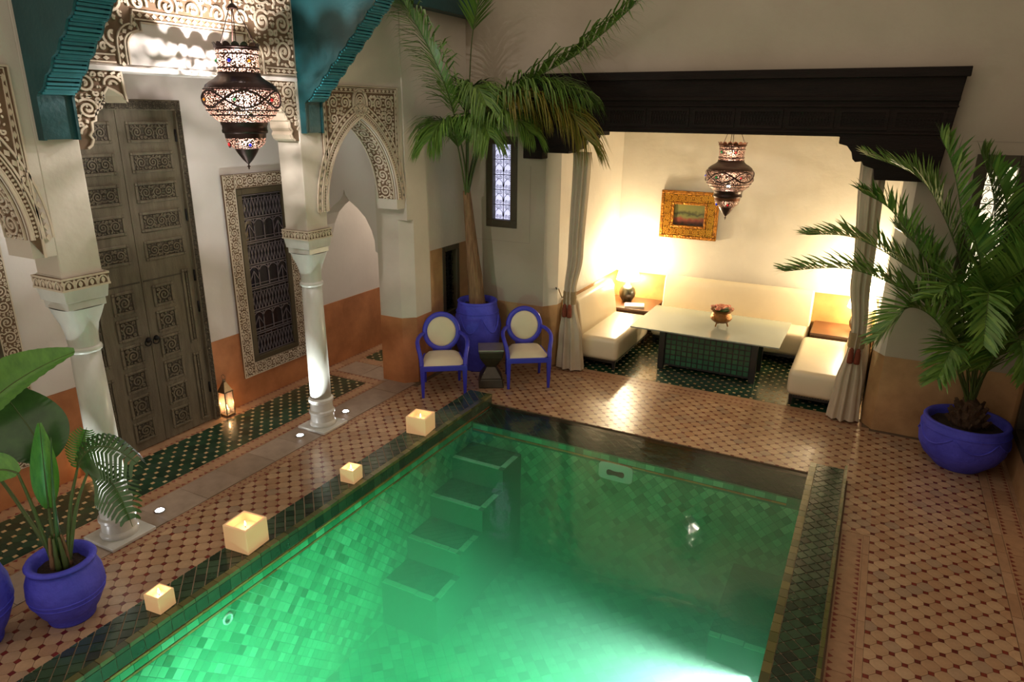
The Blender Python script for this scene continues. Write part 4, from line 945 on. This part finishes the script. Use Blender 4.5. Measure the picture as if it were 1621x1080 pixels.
# tall palm behind the armchairs
CLAMP = lambda v: Vector((max(v.x, -5.02+4.66), min(v.y, 8.1-7.93), v.z))
B1 = Vector((-4.66, 7.93, .9)); tp_ = thing('tall_palm', 'tall palm with drooping fronds rising from the blue jar', 'plant', B1)
MB().tube(poly_curve([(0,0,0),(-.04,-.02,.5),(-.07,-.05,1.0),(-.1,-.09,1.55)], 6), .115, 14, r1=.05).build('trunk', TRUNK, tp_, True)
for i in range(4):
    a = i*1.6+.4; MB().tube(poly_curve([(.06*math.cos(a),.06*math.sin(a),.0),(.075*math.cos(a)-.03,.075*math.sin(a)-.02,.45),(.05*math.cos(a)-.08,.05*math.sin(a)-.06,.95+.1*i)], 6), .045, 8, r1=.006).build('dry_sheath', TRUNK, tp_, True)
C1 = (-4.76, 7.84, 2.3)
def tf(pts, L=.62, pairs=110, t0=.4, droop=1.3, ml=LEAF, ang=.7, lift=.1, **kw):
    pth = poly_curve([Vector(C1)-B1]+[Vector(p)-B1 for p in pts], 8); frond(tp_, pth, L, pairs, t0, .017, droop, ang, ml, r=.014, lift=lift, **kw)
LEAFY = mat('yellow green palm leaf', sr(110,112,34), .45, rand=[sr(96,108,30), sr(128,112,40), sr(80,96,28)])
tf([(-4.7,7.7,2.8),(-4.66,7.4,3.4),(-4.64,7.0,3.95),(-4.75,6.6,4.5),(-4.85,6.35,4.8)]); tf([(-4.74,7.85,3.0),(-4.70,7.84,3.8),(-4.63,7.8,4.3),(-4.5,7.75,4.7),(-4.3,7.7,5.1)], t0=.62, pairs=50, droop=.2, L=.5)
tf([(-4.6,7.85,2.9),(-4.3,7.8,3.45),(-3.75,7.75,3.8),(-3.2,7.7,4.05),(-2.55,7.5,4.45)], L=.72, pairs=130, droop=1.3, ang=.5, lift=.45); tf([(-4.6,7.8,2.8),(-4.3,7.7,3.3),(-3.82,7.6,3.58),(-3.29,7.5,3.5),(-2.95,7.4,3.15)], L=.85, pairs=110, ml=LEAFY, droop=1.5)
tf([(-4.72,7.65,2.8),(-4.7,7.45,3.2),(-4.7,7.2,3.3),(-4.72,6.95,3.1)], droop=1.4, t0=.36); tf([(-4.6,7.75,2.8),(-4.3,7.6,3.25),(-3.95,7.45,3.4),(-3.6,7.35,3.2)], droop=1.4, t0=.36)
tf([(-4.65,7.7,2.85),(-4.5,7.5,3.25),(-4.25,7.3,3.35),(-4.0,7.1,3.15)], droop=1.4, t0=.36); tf([(-4.65,7.9,2.9),(-4.4,7.85,3.4),(-4.0,7.75,3.6),(-3.6,7.7,3.45)], droop=1.5, L=.8, ml=LEAFY, pairs=100)
tf([(-4.7,7.75,3.0),(-4.6,7.6,3.6),(-4.35,7.4,3.7),(-4.1,7.2,3.5)], droop=1.2); tf([(-4.65,7.85,2.9),(-4.2,7.75,3.5),(-3.6,7.6,3.75),(-3.1,7.55,3.65)], droop=1.5, L=.8, pairs=110)

# broad-leaved plant in the small pot
B2 = Vector((-4.61, 2.17, .405)); bp_ = thing('broad_leaf_plant', 'broad-leaved plant with banana-like leaves in the small blue pot', 'plant', B2)
def broad(base, knee, tip, w, fold, m, stem0, split=0, nrm=(0,0,1), curl=.0):
    """petiole from the soil to the leaf base, then a blade with midrib from base over knee to tip"""
    base, knee, tip = Vector(base), Vector(knee), Vector(tip); n = 18 if split else 40; path = bez(base, knee, tip, n); f = MB(); rows = []; nrm = Vector(nrm)
    for i, p in enumerate(path):
        t = i/n; T = (path[min(i+1,n)]-path[max(i-1,0)]).normalized(); s = T.cross(nrm).normalized(); up = s.cross(T).normalized()
        ww = w*(math.sin(PI*min(1,(t*.93+.035)))**.75)*(1-.35*t)
        rows.append((p, s, up, ww, t, T))
    def pt(i, k):
        p, s, up, ww, t, T = rows[i]; a = abs(k); return p+s*(k*ww*math.cos(fold*a))+up*(ww*a*math.sin(fold)*.9-curl*a*a*ww+(.0035 if i%2 else -.0035)*min(1,a*2))
    if not split:
        ks = [-1,-.66,-.33,0,.33,.66,1]; V = [pt(i, k) for i in range(n+1) for k in ks]; m_ = len(ks)
        f.add(V, [(i*m_+j, i*m_+j+1, (i+1)*m_+j+1, (i+1)*m_+j) for i in range(n) for j in range(m_-1)])
    else:
        for sg in (-1, 1):
            for i in range(1, n-1):
                p, s, up, ww, t, T = rows[i]; p2 = rows[i+1][0]; gap = .72; e = p.lerp(p2, gap); lean = T*ww*.35; z = Vector((0,0,-curl*ww))
                A, Bq = p+s*sg*ww*.5+lean*.5+up*ww*.25, e+s*sg*ww*.5+lean*.5+up*ww*.25; Cq, Dq = e+s*sg*ww*.93+lean+z, p+s*sg*ww*.9+lean+z; tipq = p.lerp(e,.5)+s*sg*ww*1.03+lean*1.2+z*1.3
                f.add([p, p2, A, Bq, Cq, Dq, tipq], [(0,1,3,2),(2,3,4,5),(5,4,6)])
    o = f.build('leaf_blade', m, bp_, True)
    MB().tube([q for q in path], .007, 6, r1=.002).build('midrib', STEM, o, True)
    pe = poly_curve([Vector(stem0), Vector(stem0)*.5+base*.5+Vector((0,0,.08)), base], 6); MB().tube(pe, .016, 8, r1=.008).build('petiole', STEM, o, True)
rel = lambda *p: Vector(p)-B2
broad(rel(-5.35,2.1,1.25), rel(-5.0,2.2,1.68), rel(-4.28,2.35,1.97), .23, .5, LEAFB, (-.05,0,0), nrm=(.6,-.55,.6))
broad(rel(-4.80,2.32,1.10), rel(-4.86,2.3,1.34), rel(-5.12,2.26,1.62), .27, .15, LEAFD, (-.02,.02,0), nrm=(.8,-.45,.4))
broad(rel(-4.72,2.22,.80), rel(-4.67,2.22,1.1), rel(-4.64,2.24,1.45), .1, .3, LEAFB, (.0,-.02,0), nrm=(.85,-.45,.2))
broad(rel(-4.70,2.08,1.14), rel(-4.84,2.0,1.24), rel(-5.06,1.9,.98), .14, .3, LEAFB, (-.04,-.03,0), nrm=(.6,-.5,.7))
broad(rel(-4.58,2.38,1.06), rel(-4.44,2.46,1.40), rel(-4.14,2.56,1.10), .19, .3, LEAFD, (.03,.02,0), 1, nrm=(.35,-.3,.9), curl=.7)
broad(rel(-4.50,2.40,1.05), rel(-4.32,2.46,1.14), rel(-4.17,2.44,.70), .18, .25, LEAFD, (.03,.03,0), 1, nrm=(.75,-.4,.5), curl=.25)
broad(rel(-4.72,2.45,.98), rel(-4.72,2.5,1.15), rel(-4.68,2.55,1.28), .12, .3, LEAFB, (.0,.04,0), 1, nrm=(.8,-.5,.3))
MB().tube(poly_curve([(.0,0,.1),rel(-4.62,2.22,.95),rel(-4.56,2.25,1.36)], 5), .018, 7, r1=.002).build('rolled_leaf', LEAFD, bp_, True)
for i in range(7):
    a = i*.9; MB().tube(poly_curve([(.05*math.cos(a),.05*math.sin(a),0),(.045*math.cos(a),.045*math.sin(a),.12),(.035*math.cos(a),.035*math.sin(a),.24)], 3), .022, 7, r1=.008).build('stem_sheath', TRUNK if i%2 else STEM, bp_, True)
# ------------------------------------------------------------------ timber lintel over the alcove
ln = thing('wooden_lintel', 'dark brown carved cedar lintel over the alcove', 'lintel', (0, 8.2, 0)); mp = lambda u, v, h: (u, h, v)
prof = [(-4.13,3.86),(-4.13,2.86),(-3.86,2.86),(-3.86,2.94),(-3.5,2.94),(-3.5,2.97),(-3.4,2.99),(-3.36,3.06),(-3.32,3.1),(-3.2,3.12),(-3.2,3.16),(-3.08,3.165),(-3.08,3.21),(-.46,3.21),(-.46,3.14),(-.38,3.12),(-.33,3.06),(-.31,2.99),(-.28,2.96),(-.22,2.97),(-.2,2.93),(-.1,2.9),(-.08,2.79),(.47,2.79),(.57,3.86)]
MB().prism(prof, 0, .3, mp).build('beam', DARKW, ln, bevel=.008)
for z0, z1, d in ((3.78,3.87,.05),(3.56,3.6,.025),(3.5,3.52,.02),(3.24,3.26,.015)):
    MB().box(-4.15, .545 if z0 < 3.7 else .59, -d, 0, z0, z1).build('moulding', DARKW, ln, bevel=.006)
for i in range(9):
    x = -4.0+.5*i; MB().add(*(lambda b: (b.v, b.f))(rect_wall(x, x+.46, 3.28, 3.48, [(x+.03, x+.43, 3.31, 3.45)], -.012, 0, mp))).build('panel_frame', DARKW, ln)
    g = MB()
    for k in range(12):
        u = x+.04+k*.032; g.ribbon([(u,3.31),(u+.03,3.45)], .005, mp, 0, -.006); g.ribbon([(u+.03,3.31),(u,3.45)], .005, mp, 0, -.006)
    g.build('lattice_carving', DARKW, ln)

# ------------------------------------------------------------------ curtains
def curtain(name_label, keys, y, n=9, seed=1, tie=None, hook=None):
    c = thing('curtain', name_label, 'curtain', (0, 0, 0)); b = MB(); rnd = random.Random(seed); N_ = 72; zs = [.02+(keys[-1][0]-.02)*i/40 for i in range(41)]; V = []
    ph = [rnd.uniform(0, 6) for _ in range(3)]
    for z in zs:
        for (z0, x0, w0, d0), (z1, x1, w1, d1) in zip(keys, keys[1:]):
            if z0 <= z <= z1 or (z < keys[0][0]):
                t = max(0, (z-z0)/(z1-z0)); t = t*t*(3-2*t); cx = x0+(x1-x0)*t; w = w0+(w1-w0)*t; d = d0+(d1-d0)*t; break
        for j in range(N_):
            a = 2*PI*j/N_; am = .32*math.sin(n*a+ph[0]+z*.25)+.18*math.sin((n+4)*a+ph[1]-z*.3)
            V.append((cx+w*math.cos(a)*(1+am*.12), y+d*math.sin(a)*(1+am*.9), z))
    b.add(V, [(i*N_+j, i*N_+(j+1)%N_, (i+1)*N_+(j+1)%N_, (i+1)*N_+j) for i in range(40) for j in range(N_)]+[tuple(40*N_+j for j in range(N_))]); b.build('drape', LINEN, c, True)
    tz, tx, tw, td = tie
    tb = MB(); tb.lathe([(1,-.09),(1.06,-.06),(1.02,-.03),(1.08,0),(1.02,.03),(1.06,.06),(1,.09)], 24, cap0=False, cap1=False); tb.v = [(tx+x*tw, y+yy*td, tz+z) for x, yy, z in tb.v]; tb.build('tieback_band', mat('tan braid', sr(150,126,92), .9, bump=.5, bscale=120), c, True)
    for dx in (-.035, .035):
        ts = MB().lathe([(.012,.06),(.026,.04),(.024,.02),(.03,0),(.034,-.1),(.03,-.12)], 14, (tx+dx, y-td-.02, tz-.14)).build('tassel', RED_T, c, True)
    hx, hz = hook; MB().tube([(tx, y-td*.6, tz+.02), ((tx+hx)/2, y-.05, tz-.0), (hx, y+.05, hz)], .008, 6).build('tie_cord', mat('tan cord', sr(140,110,74), .9), c, True)
    MB().tube([(hx+.0, y+.06, hz), (hx, y, hz), (hx, y-.03, hz+.03)], .008, 6).build('wall_hook', IRON, c, True)
    return c
curtain('linen curtain tied with a red tassel at the left side of the alcove', [(0,-3.5,.2,.10),(.45,-3.51,.165,.085),(.95,-3.535,.085,.06),(1.12,-3.535,.08,.055),(1.6,-3.475,.1,.06),(2.95,-3.43,.115,.07)], 8.5, 9, 2, (1.03,-3.535,.09,.065), (-3.73,1.12))
curtain('linen curtain tied with a tassel at the right side of the alcove', [(0,.005,.17,.10),(.45,.01,.14,.085),(.9,.02,.075,.06),(1.08,.025,.075,.055),(1.7,-.04,.1,.06),(2.97,-.1,.125,.07)], 8.49, 9, 5, (.99,.02,.085,.065), (.19,1.1))

# ------------------------------------------------------------------ sofas
def rbox(x0, x1, y0, y1, z0, z1, bev, name, m, parent, seg=5):
    o = MB().box(x0, x1, y0, y1, z0, z1).build(name, m, parent, True, bevel=bev, seg=seg); return o
def sofa(label, loc, rz, L, D=.82):
    """local: back along +Y wall, length along X"""
    s = thing('sofa', label, 'sofa', loc, rz, 'cream leather benches of the alcove')
    rbox(-L/2, L/2, 0, D-.2, .13, .46, .07, 'seat', LEATHER, s)
    b = MB(); pr = [(D-.30,.40),(D-.27,.62),(D-.24,.8),(D-.225,.9),(D-.19,.955),(D-.14,.975),(D-.09,.96),(D-.05,.91),(D-.03,.8),(D-.02,.13),(D-.25,.13)]
    b.prism(pr, -L/2+.01, L/2-.01, lambda u, v, h: (h, u, v)); b.build('backrest', LEATHER, s, True, bevel=.035, seg=4)
    nh = MB(); k = int(L/.03)
    for i in range(k): nh.sphere((-L/2+.05+(L-.1)*i/(k-1), .002, .148), .006, 6, 4)
    for sx in (-1, 1):
        for i in range(24): nh.sphere((sx*(L/2-.001), .05+(D-.15)*i/23, .148), .006, 6, 4)
    tag(nh.build('nailhead_trim', mat('pewter nailhead', sr(150,140,120), .35, metal=.8), s), kind='stuff')
    for sx in (-1, 1):
        for y in (.06, D-.1): MB().frustum(sx*(L/2-.06), y, 0, .135, .03, .03, .05, .05).build('leg', BLACKW, s, bevel=.003)
    MB().box(-L/2+.06, L/2-.06, .05, D-.05, .09, .135).build('base_frame', BLACKW, s)
    return s
sofa('cream leather bench along the left alcove wall beside the lit lamp', (-2.88, 9.42, 0), PI/2, 1.46)
sofa('long cream leather bench against the back wall under the painting', (-1.74, 10.18, 0), 0, 2.24)
sofa('cream leather bench along the right alcove wall partly behind the curtain', (-.66, 9.42, 0), -PI/2, 1.6, .86)

# corner tables, lamps, book
def corner_table(label, x0, x1, y0, y1):
    c = thing('corner_table', label, 'table', ((x0+x1)/2, (y0+y1)/2, 0)); w, d = (x1-x0)/2, (y1-y0)/2
    MB().box(-w, w, -d, d, .47, .5).build('table_top', BROWNW, c, bevel=.004)
    for sx in (-1, 1):
        for sy in (-1, 1): MB().box(sx*(w-.04)-.025, sx*(w-.04)+.025, sy*(d-.04)-.025, sy*(d-.04)+.025, 0, .47).build('leg', BROWNW, c)
    MB().box(-w+.04, w-.04, -d+.03, -d+.05, .38, .47).build('apron', BROWNW, c)
corner_table('brown wooden corner table carrying the lit lamp and the book', -3.72, -2.9, 10.2, 10.97); corner_table('brown wooden corner table between the back bench and the right bench', -.58, .2, 10.26, 10.97)
SHADE = mat('glowing lamp shade', sr(255,240,210), .8, emis=(1,.8,.48,1), estr=14.)
def table_lamp(label, x, y, e):
    c = thing('table_lamp', label, 'lamp', (x, y, .5))
    MB().lathe([(.07,0),(.085,.015),(.125,.08),(.135,.14),(.12,.21),(.075,.26),(.045,.28),(.04,.3)], 28).build('jar_base', mat('dark green black glazed jar', sr(40,40,26), .3, coat=.4, var=.3, vscale=8), c, True)
    MB().tube([(0,0,.3),(0,0,.42)], .008, 6).build('stem', BRASS, c)
    MB().lathe([(.19,.36),(.12,.66)], 32, cap0=False, cap1=False).build('lamp_shade', SHADE, c, True)
    MB().sphere((0,0,.46), .03, 10, 6).build('bulb', BULB, c, True)
    light('lamp_light', 'POINT', (0,0,.72), e*.6, (1,.82,.52), .05, c); light('lamp_light', 'POINT', (0,0,.33), e*.4, (1,.82,.52), .05, c)
table_lamp('lit table lamp with dark round jar base in the left alcove corner', -3.42, 10.66, 200)
table_lamp('lit table lamp glowing behind the right curtain', .02, 10.62, 225)
bk_ = thing('book', 'pale book lying on the corner table in front of the lamp', 'book', (-3.2, 10.38, .5), .3)
MB().box(-.15, .15, -.105, .105, .002, .026).build('pages', mat('white paper', sr(235,228,210), .8), bk_); b = MB(); b.box(-.155,.155,-.11,.11,.026,.03); b.box(-.155,.155,-.11,.11,0,.003); b.build('cover', mat('pale pink cover', sr(214,190,180), .5, var=.3, vscale=12), bk_)

# ------------------------------------------------------------------ glass table
tb = thing('glass_table', 'large rectangular glass table on a dark base of green tiles', 'table', (-1.77, 9.45, 0)); X, Y = .62, .27
for sx in (-1, 1):
    for sy in (-1, 1): MB().box(sx*X-.04, sx*X+.04, sy*Y-.035, sy*Y+.035, 0, .63).build('post', BLACKW, tb, bevel=.004)
MB().box(-X+.02, X-.02, -Y+.02, Y-.02, .04, .6).build('core_panel', BLACKW, tb)
TT = mat('bottle green table tile', sr(30,88,56), .15, rand=[sr(24,78,48), sr(40,104,68), sr(30,92,58)], coat=.4)
for i in range(15):
    for j in range(7):
        x = -X+.045+i*(2*X-.09)/15; z = .07+j*.074
        for sg in (-1, 1):
            o = MB().box(0, .062, 0, .008, 0, .058).build('green_tile', TT, tb); o.location = (x+.006, sg*(Y-.016)-.004, z)
for i in range(5):
    for j in range(7):
        for sg in (-1, 1):
            o = MB().box(0, .008, 0, .062, 0, .058).build('green_tile', TT, tb); o.location = (sg*(X-.016)-.004, -Y+.05+i*.088, .07+j*.074)
MB().box(-X-.04, X+.04, -Y-.035, Y+.035, .61, .632).build('top_rail', BLACKW, tb)
gm = bpy.data.materials.new('pale green table glass'); gm.use_nodes = True; nt = gm.node_tree; N = nt.nodes; Lk = nt.links; N.remove(N['Principled BSDF'])
t_ = N.new('ShaderNodeBsdfTransparent'); t_.inputs[0].default_value = (.86,.92,.84,1); g_ = N.new('ShaderNodeBsdfGlossy'); g_.inputs['Roughness'].default_value = .04; g_.inputs[0].default_value = (.95,1,.95,1)
fz = N.new('ShaderNodeFresnel'); fz.inputs['IOR'].default_value = 1.9; mx = N.new('ShaderNodeMixShader'); df = N.new('ShaderNodeBsdfDiffuse'); df.inputs[0].default_value = (.75,.78,.66,1); m0 = N.new('ShaderNodeMixShader'); m0.inputs[0].default_value = .45; Lk.new(t_.outputs[0], m0.inputs[1]); Lk.new(df.outputs[0], m0.inputs[2]); Lk.new(fz.outputs[0], mx.inputs[0]); Lk.new(m0.outputs[0], mx.inputs[1]); Lk.new(g_.outputs[0], mx.inputs[2]); Lk.new(mx.outputs[0], N['Material Output'].inputs['Surface'])
MB().box(-.99, .95, -.63, .65, .634, .652).build('glass_top', gm, tb, bevel=.003)
# bowl with flowers
bo = thing('footed_bowl', 'hammered brass footed bowl on the glass table', 'bowl', (-1.67, 9.42, .662))
MB().lathe([(.02,.045),(.09,.055),(.135,.09),(.145,.12),(.13,.16),(.115,.18),(.12,.205),(.15,.225),(.153,.23),(.14,.225),(.11,.2),(.1,.18)], 32, cap0=True, cap1=False).build('bowl_body', mat('hammered brass', sr(150,100,54), .3, metal=.85, var=.4, vscale=20, bump=.6, bscale=50), bo, True)
for i in range(3): a = i*2.1; MB().tube([(.08*math.cos(a),.08*math.sin(a),.06),(.1*math.cos(a),.1*math.sin(a),.0)], .01, 6).build('foot', BRASS, bo)
fw_ = thing('flower_bunch', 'low bunch of coral pink flowers filling the brass bowl', 'flowers', (-1.67, 9.42, .885))
PET = mat('coral petal', sr(226,140,106), .7, rand=[sr(214,116,84), sr(240,176,142), sr(200,100,80)])
MB().lathe([(.02,-.01),(.1,-.005),(.105,.01),(.09,.02)], 20).build('leaf_bed', LEAFD, fw_)
rn = random.Random(9)
for i in range(26):
    a = rn.uniform(0, 6.28); r = .125*math.sqrt(rn.random()); b = MB()
    for k in range(6):
        q = k*PI/3; b.sphere((.018*math.cos(q), .018*math.sin(q), 0), .02, 6, 4, .8)
    b.sphere((0,0,.006), .013, 6, 4); o = b.build('blossom', PET, fw_, True); o.location = (r*math.cos(a), r*math.sin(a), .03+.035*(1-r/.125)+rn.uniform(0,.012))

# ------------------------------------------------------------------ painting
pa = thing('framed_painting', 'small dark landscape painting in a wide carved gilt frame', 'painting', (-2.6, 10.99, 1.92)); w, h = .45, .37; F = lambda u, v, t: (u, -t, v)
for k, (a, c, d0, d1) in enumerate(((w, w-.05, .0, .05), (w-.05, w-.17, .0, .035), (w-.17, w-.21, .0, .045))):
    r = a-w; q = c-w; rect_wall(-a, a, -(h+r), h+r, [(-c, c, -(h+q), h+q)], d0, d1, F).build('gilt_moulding', GOLD, pa, bevel=.008, seg=3)
b = MB(); arabesque(b, -w+.055, w-.055, h-.165, h-.055, .11, F, .033, .048, .014); arabesque(b, -w+.055, w-.055, -h+.055, -h+.165, .11, F, .033, .048, .014)
arabesque(b, -w+.055, -w+.165, -h+.17, h-.17, .11, F, .033, .048, .014); arabesque(b, w-.165, w-.055, -h+.17, h-.17, .11, F, .033, .048, .014); b.build('gilt_scrollwork', mat('bright gilt', sr(226,160,60), .28, metal=.8), pa)
pmt = bpy.data.materials.new('oil landscape'); pmt.use_nodes = True; nt = pmt.node_tree; N = nt.nodes; Lk = nt.links; B = N['Principled BSDF']; B.inputs['Roughness'].default_value = .4
tc_ = N.new('ShaderNodeTexCoord'); sp = N.new('ShaderNodeSeparateXYZ'); Lk.new(tc_.outputs['Object'], sp.inputs[0]); ns = N.new('ShaderNodeTexNoise'); ns.inputs['Scale'].default_value = 12; ns.inputs['Detail'].default_value = 5; Lk.new(tc_.outputs['Object'], ns.inputs['Vector'])
ma = N.new('ShaderNodeMath'); ma.operation = 'MULTIPLY_ADD'; ma.inputs[1].default_value = .16; Lk.new(ns.outputs[0], ma.inputs[0]); Lk.new(sp.outputs[2], ma.inputs[2])
cr_ = N.new('ShaderNodeValToRGB'); mr = N.new('ShaderNodeMapRange'); mr.inputs[1].default_value = -.1; mr.inputs[2].default_value = .26; Lk.new(ma.outputs[0], mr.inputs[0]); Lk.new(mr.outputs[0], cr_.inputs[0])
e = cr_.color_ramp.elements; e[0].color = sr(30,26,16); e[0].position = .05; e[1].color = sr(120,116,60); e[1].position = .95
for p_, c_ in ((.3, sr(110,44,30)), (.45, sr(96,100,56)), (.56, sr(48,46,24)), (.7, sr(112,110,60))): k_ = e.new(p_); k_.color = c_
Lk.new(cr_.outputs[0], B.inputs['Base Color']); MB().prism([(-w+.2,-h+.2),(w-.2,-h+.2),(w-.2,h-.2),(-w+.2,h-.2)], .005, .012, F).build('canvas', pmt, pa)
